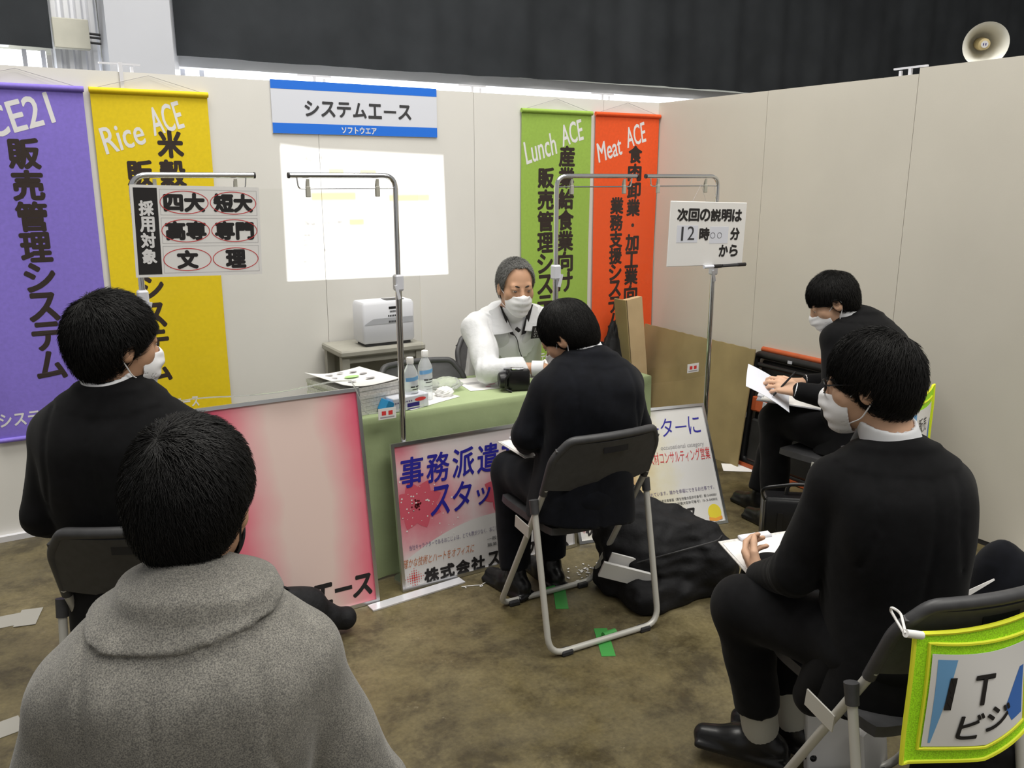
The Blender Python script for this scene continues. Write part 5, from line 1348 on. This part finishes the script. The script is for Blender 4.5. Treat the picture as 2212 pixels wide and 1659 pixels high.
# the presenter
tp_, hdP, oP = person('grey haired presenter in white jacket and white mask, sitting behind the green table',
       dict(pelvis=(-1.57, -.67, .53), neck=(-1.625, -.885, 1.01), head=(-1.66, -.985, 1.145), look=(-.22, -.97, -.14), shL=(-1.455, -.925, .945), shR=(-1.795, -.865, .945), hs=.98,
            elL=(-1.33, -1.02, .775), elR=(-1.85, -1.04, .785), wrL=(-1.49, -1.215, .775), wrR=(-1.655, -1.215, .80), knL=(-1.43, -.88, .50), knR=(-1.72, -.85, .50), anL=(-1.44, -.80, .095), anR=(-1.72, -.76, .095)),
       dict(cloth='jacket_white', jname='white_jacket', open=.14, fold=.008, bulk=.006, h=.0062, trouser='suit', mask='mask', hairmat='grey_hair', skin='skin', collar=(.125, .006), seed=8, brow='brow',
            hair=dict(z=[(0, .101), (20, .104), (36, .100), (50, .074), (60, .030), (66, .0), (80, -.018), (88, .022), (104, .016), (114, -.028), (180, -.078)], t=.008, n=9000, l0=.008, l1=.022, whorl=(0, -.5, .87), lift=.010, wid=.0008, rough=.5, fit=.75),
            handR=((.72, -.62, -.06), (.1, .2, -1), .55, 1), handL=((-.5, -.75, -.1), (.1, -.2, -1), .5, -1)))
# the man on the middle chair, bent over his papers
person('man in dark navy suit on the middle chair, seen from behind, head bowed over papers',
       dict(pelvis=(-1.985, -1.975, .53), neck=(-1.935, -1.945, 1.02), head=(-1.985, -1.880, 1.085), look=(-.42, .72, -.62), shL=(-2.085, -1.915, .900), shR=(-1.800, -1.975, .900), roll=.05, hs=.97,
            elL=(-2.165, -1.90, .745), elR=(-1.735, -1.97, .735), wrL=(-2.05, -1.70, .64), wrR=(-1.92, -1.70, .62), knL=(-2.055, -1.60, .50), knR=(-1.88, -1.58, .50), anL=(-2.075, -1.665, .095), anR=(-1.90, -1.66, .095), toeL=(-.15, 1, 0), toeR=(.05, 1, 0)),
       dict(cloth='navy', hunch=.045, seed=11, mask='mask', bulk=.004, hem=.10, shirt_up=.052,
            hair=dict(z=[(0, .015), (40, .015), (60, -.01), (80, -.055), (95, -.058), (112, -.062), (140, -.062), (180, -.058)], t=.010, n=11000, l0=.05, l1=.10, whorl=(.05, -.45, .89), lift=.006, wid=.0008, rough=.6, nape=.6)))
# the reader by the right wall
person('man in black suit reading a sheet by the right wall, white mask, head bowed',
       dict(pelvis=(-.50, -2.02, .53), neck=(-.455, -1.955, 1.045), head=(-.565, -1.885, 1.105), look=(-.64, .60, -.52), shL=(-.600, -1.945, .945), shR=(-.305, -1.965, .945), hs=.97,
            elL=(-.69, -2.05, .71), elR=(-.245, -1.86, .69), wrL=(-.79, -1.925, .735), wrR=(-.47, -1.70, .69), knL=(-.655, -1.70, .535), knR=(-.50, -1.60, .52), anL=(-.675, -1.74, .095), anR=(-.56, -1.55, .095)),
       dict(cloth='suit', hunch=.05, seed=14, mask='mask', skin='skin_light', shirt_up=.028, hair=dict(SHORT, t=.011, n=10000, l0=.025, l1=.055, lift=.012, wid=.0008, z=[(0, .030), (35, .028), (58, .020), (72, .008), (80, .0), (86, .030), (102, .020), (112, -.030), (135, -.068), (180, -.078)]),
            handL=((-.55, .70, .22), (.5, .45, -.6), .75, -1)))
# the man with glasses on the near chair
t6, hd6, o6 = person('man in black suit and glasses on the near chair, holding a clipboard, grey socks showing',
       dict(pelvis=(-1.96, -3.23, .53), neck=(-1.955, -3.19, 1.02), head=(-1.985, -3.13, 1.165), look=(-.42, .90, -.14), shL=(-2.060, -3.12, .925), shR=(-1.845, -3.245, .918), hs=.94,
            elL=(-2.115, -3.06, .685), elR=(-1.765, -3.21, .67), wrL=(-2.035, -2.885, .575), wrR=(-1.85, -2.93, .61), knL=(-2.10, -2.89, .51), knR=(-1.93, -2.83, .51), anL=(-2.035, -2.925, .135), anR=(-1.905, -2.93, .125), toeL=(-.55, .83, 0), toeR=(-.35, .9, 0)),
       dict(cloth='suit', hunch=.03, seed=17, mask='mask', skin='skin_light', narrow=.022, stand=.018, hem=.13, socks=True, trouser_end=.83, shirt_up=.062,
            tails=[((-2.06, -3.20, .52), (-2.08, -3.12, .36), .085, .05), ((-1.95, -3.33, .52), (-1.90, -3.30, .42), .08, .06)],
            hair=dict(SHORT, t=.011, n=12000, l0=.035, l1=.085, lift=.013, wid=.0008, nape=.5, whorl=(.25, -.55, .8), z=[(0, .03), (40, .025), (60, -.005), (76, -.035), (84, -.040), (90, -.008), (102, -.01), (112, -.045), (135, -.085), (180, -.098)]),
            handL=((.35, .80, .12), (.75, -.25, .35), .8, -1)))
# glasses
g = MB()
for sx in (-1, 1):
    P_ = [Vector(hd6.w(sx * (.034 + .023 * math.cos(a)), .108 - .010 * abs(math.cos(a)) * (1 if math.cos(a) * 1 > 0 else .2), .0 + .017 * math.sin(a)) - o6) for a in np.linspace(0, 2 * PI, 21)[:-1]]
    g.tube(P_, .0019, 6, closed=True)
    g.tube([Vector(hd6.w(sx * .056, .100, .006) - o6), Vector(hd6.w(sx * .083, .03, .012) - o6), Vector(hd6.w(sx * .088, -.01, .010) - o6)], .0018, 6)
g.tube([Vector(hd6.w(-.011, .108, .006) - o6), Vector(hd6.w(.011, .108, .006) - o6)], .0018, 6)
g.build('glasses', M['black'], t6, True)
# presenter's details: black lining of the collar, patch, microphone lead
bl = MB(); nkP = A(-1.625, -.885, 1.01) - oP
latP = unit(A(-1.795, -.865, .945) - A(-1.455, -.925, .945)); fwP = np.cross(A(0, 0, 1), latP); fwP = unit(fwP * A(1, 1, 0)); axP = unit(A(-1.625, -.885, 1.01) - A(-1.57, -.67, .53))
def pp(x, y, z): return Vector(nkP + latP * x + fwP * y + axP * z)
for s in (-1, 1):
    bl = MB(); bl.slab(lambda u, v: pp(s * (.064 - .045 * u + .020 * v), .050 + .072 * u + .006 * v, .040 - .150 * u + .010 * v), 8, 2, .004); bl.build('black_lining', M['ink'], tp_, True)
for s in (-1, 1):
    def flap(u, v):
        a = pp(s * .078, .030, .052) * (1 - u) + pp(s * .030, .128, -.085) * u; b_ = pp(s * .125, .028, .020) * (1 - u) + pp(s * .128, .122, -.098) * u
        return a * (1 - v) + b_ * v + Vector(fwP) * .012 * math.sin(v * PI)
    MB().slab(flap, 8, 6, .004).build('collar_flap', M['jacket_white'], tp_, True)
ml = MB().tube([pp(.03, .115, -.09), pp(0, .125, -.13), pp(-.015, .135, -.20), pp(-.05, .14, -.27), pp(-.02, .14, -.33)], .0022, 6, .03); ml.build('microphone_lead', M['ink'], tp_, True)
MB().tube([pp(.012, .120, -.070), pp(-.004, .128, -.085)], .009, 10).build('microphone', M['ink'], tp_, True)
pt = thing('tmp_patch', None, None)
bpy.data.objects.remove(pt)
pb = MB(); lw = MB(); Rp = Matrix((tuple(-latP), tuple(fwP), tuple(axP))).transposed()
def patchpt(x, z): return pp(-.062 - x, .1425 - .10 * x, -.13 + z)
pb.slab(lambda u, v: patchpt(.075 * u, .07 * v), 4, 4, .004); pb.build('chest_patch', M['ink'], tp_)
tmp = MB(); put(tmp, 'IST', .012, .037, .065, .062, .02); put(tmp, 'STA', .012, .007, .065, .032, .02)
for_v = [tuple(patchpt(x, z) + Vector(fwP) * .0035) for x, _, z in tmp.v]; mesh_from('patch_lettering', for_v, tmp.f, M['white_ink'], tp_)

# things held in hands or on laps
def board(name, label, c, rot, w, d, clipc=True, group=None, marks=True, th=.004):
    t = thing(name, label, 'clipboard', c, 0, group, rot)
    MB().box((0, 0, 0), (w, d, th), bev=.001).build('board', M['paper_edge'] if clipc else M['proj_grey'], t)
    MB().slab(lambda u, v: (-w * .47 + w * .94 * u, -d * .46 + d * .90 * v, th / 2 + .0012 + .002 * u), 6, 6, .0012).build('page', M['paper'], t)
    MB().box((0, d * .46, th / 2 + .006), (.10, .028, .010), bev=.003).build('clip', M['proj_white'], t)
    if marks:
        m_ = MB()
        for (x, y) in ((-.05, -.03), (.03, -.05), (.05, .03), (-.06, -.09), (.0, .02)): m_.add([(x + .020 * math.cos(a), y + .010 * math.sin(a), th / 2 + .0050) for a in np.linspace(0, 2 * PI, 15)[:-1]], [tuple(range(14))])
        m_.build('printed_ovals', M['ink_grey'], t)
    return t
board('clipboard', 'white clipboard with green ovals held by the man with glasses', (-1.905, -2.83, .568), (R_(4), R_(-4), R_(-20)), .225, .31)
board('clipboard', 'white clipboard on the lap of the man on the middle chair', (-1.975, -1.665, .600), (R_(4), R_(0), R_(2)), .21, .25)
board('clipboard', 'flat clipboard on the lap of the man reading by the right wall', (-.625, -1.76, .632), (R_(4), R_(2), R_(38)), .23, .31, False, None, False)
t = thing('handout_sheet', 'grey-backed sheet held up by the man reading by the right wall', 'paper', (-.79, -1.835, .715), 0, None, (R_(24), R_(-16), R_(42)))
MB().slab(lambda u, v: (-.11 + .21 * u, -.05 + .22 * v, .02 * (u - .5) ** 2 - .03 * (1 - v) ** 2), 8, 8, .0012).build('page', M['sign_white'], t, True)
t = thing('pen', 'dark pen in the hand of the man reading by the right wall', 'pen', (-.835, -1.885, .765), 0, None, (R_(35), R_(20), R_(30)))
MB().tube([(0, 0, -.07), (0, 0, .07)], .0045, 8).build('barrel', M['ink'], t, True); MB().tube([(0, 0, -.07), (0, 0, -.082)], [.004, .001], 8).build('tip', M['chrome'], t, True)
sheet('handout_sheet', 'white sheets lifted in the presenter\'s hands over the table', (-1.575, -1.215), 0, .21, .27, z=.757, tilt=(R_(10), R_(-8), R_(25)))

# bags and papers round the near chair
f = union([rbox((-1.62, -3.30, .16), (.20, .13, .16), .06, np.array([[math.cos(.4), -math.sin(.4), 0], [math.sin(.4), math.cos(.4), 0], [0, 0, 1]])), (ell((-1.66, -3.33, .30), (.16, .10, .10)), .05)], .04)
t = thing('shoulder_bag', 'black bag on the floor to the right of the near chair', 'bag', (-1.62, -3.30, 0))
organic('bag_body', cut(folds(f, .005, 30, 21), lambda p: p[:, 2] - .002, .004), (-2.0, -3.65, -.02), (-1.25, -2.95, .50), .01, M['black_nylon'], t, A(-1.62, -3.30, 0))
MB().tube([(-.20, .06, .20), (-.10, .12, .44), (.05, .16, .50), (.18, .10, .30)], .010, 8, .08, flat=.4).build('strap', M['black_nylon'], t, True)
sb_ = MB().slab(lambda u, v: (-1.98 + .33 * u, -3.31 + .01 * u + .002 * v, .615 + .03 * u + (.030 * (1 - u) + .004) * v), 14, 1, .002)
tag(sb_.build('white_strap', M['paper'], None, True), 'white flat strap running from the near chair back to the right', 'strap')
t = thing('dark_coat', 'dark coat bundled behind the near chair back at the right edge', 'coat', (-1.50, -3.22, 0))
f = union([ell((-1.52, -3.26, .50), (.10, .10, .20)), (ell((-1.48, -3.22, .22), (.15, .13, .22)), .06)], .05)
organic('coat_cloth', cut(folds(f, .006, 26, 31), lambda p: p[:, 2] - .002, .004), (-1.75, -3.5, -.02), (-1.22, -2.98, .82), .011, M['navy'], t, A(-1.50, -3.22, 0))
for k, (c, r, lb) in enumerate((((-1.845, -3.02, .085), (R_(78), 0, R_(-25)), 'white paper bag standing under the near chair'), ((-1.78, -3.10, .075), (R_(82), 0, R_(15)), 'white tote with black letters on the floor behind the neon pouch'))):
    o = MB().box((0, 0, 0), (.16, .17, .03), bev=.004).build('paper_bag', M['paper'], None, loc=c, rot=r); tag(o, lb, 'bag')
t = thing('handbag', 'black bag lying on the floor between the grey coat and the pink poster', 'bag', (-2.86, -1.62, 0))
f = union([cap((-3.08, -1.60, .16), (-2.77, -1.60, .055), .080, .042), (ell((-3.00, -1.61, .12), (.17, .08, .12)), .05)], .04)
organic('bag_body', cut(folds(f, .005, 30, 41), lambda p: p[:, 2] - .002, .004), (-3.35, -1.8, -.02), (-2.6, -1.45, .36), .01, M['black_nylon'], t, A(-2.86, -1.62, 0))
MB().tube([(-.24, .0, .20), (-.22, .0, .27), (-.12, .0, .25), (-.08, .0, .17)], .008, 8, .05, flat=.5).build('handle', M['black_nylon'], t, True)

bpy.data.objects.remove(_to)
for o in list(S.objects):
    if o.type == 'EMPTY' and not o.children: bpy.data.objects.remove(o)
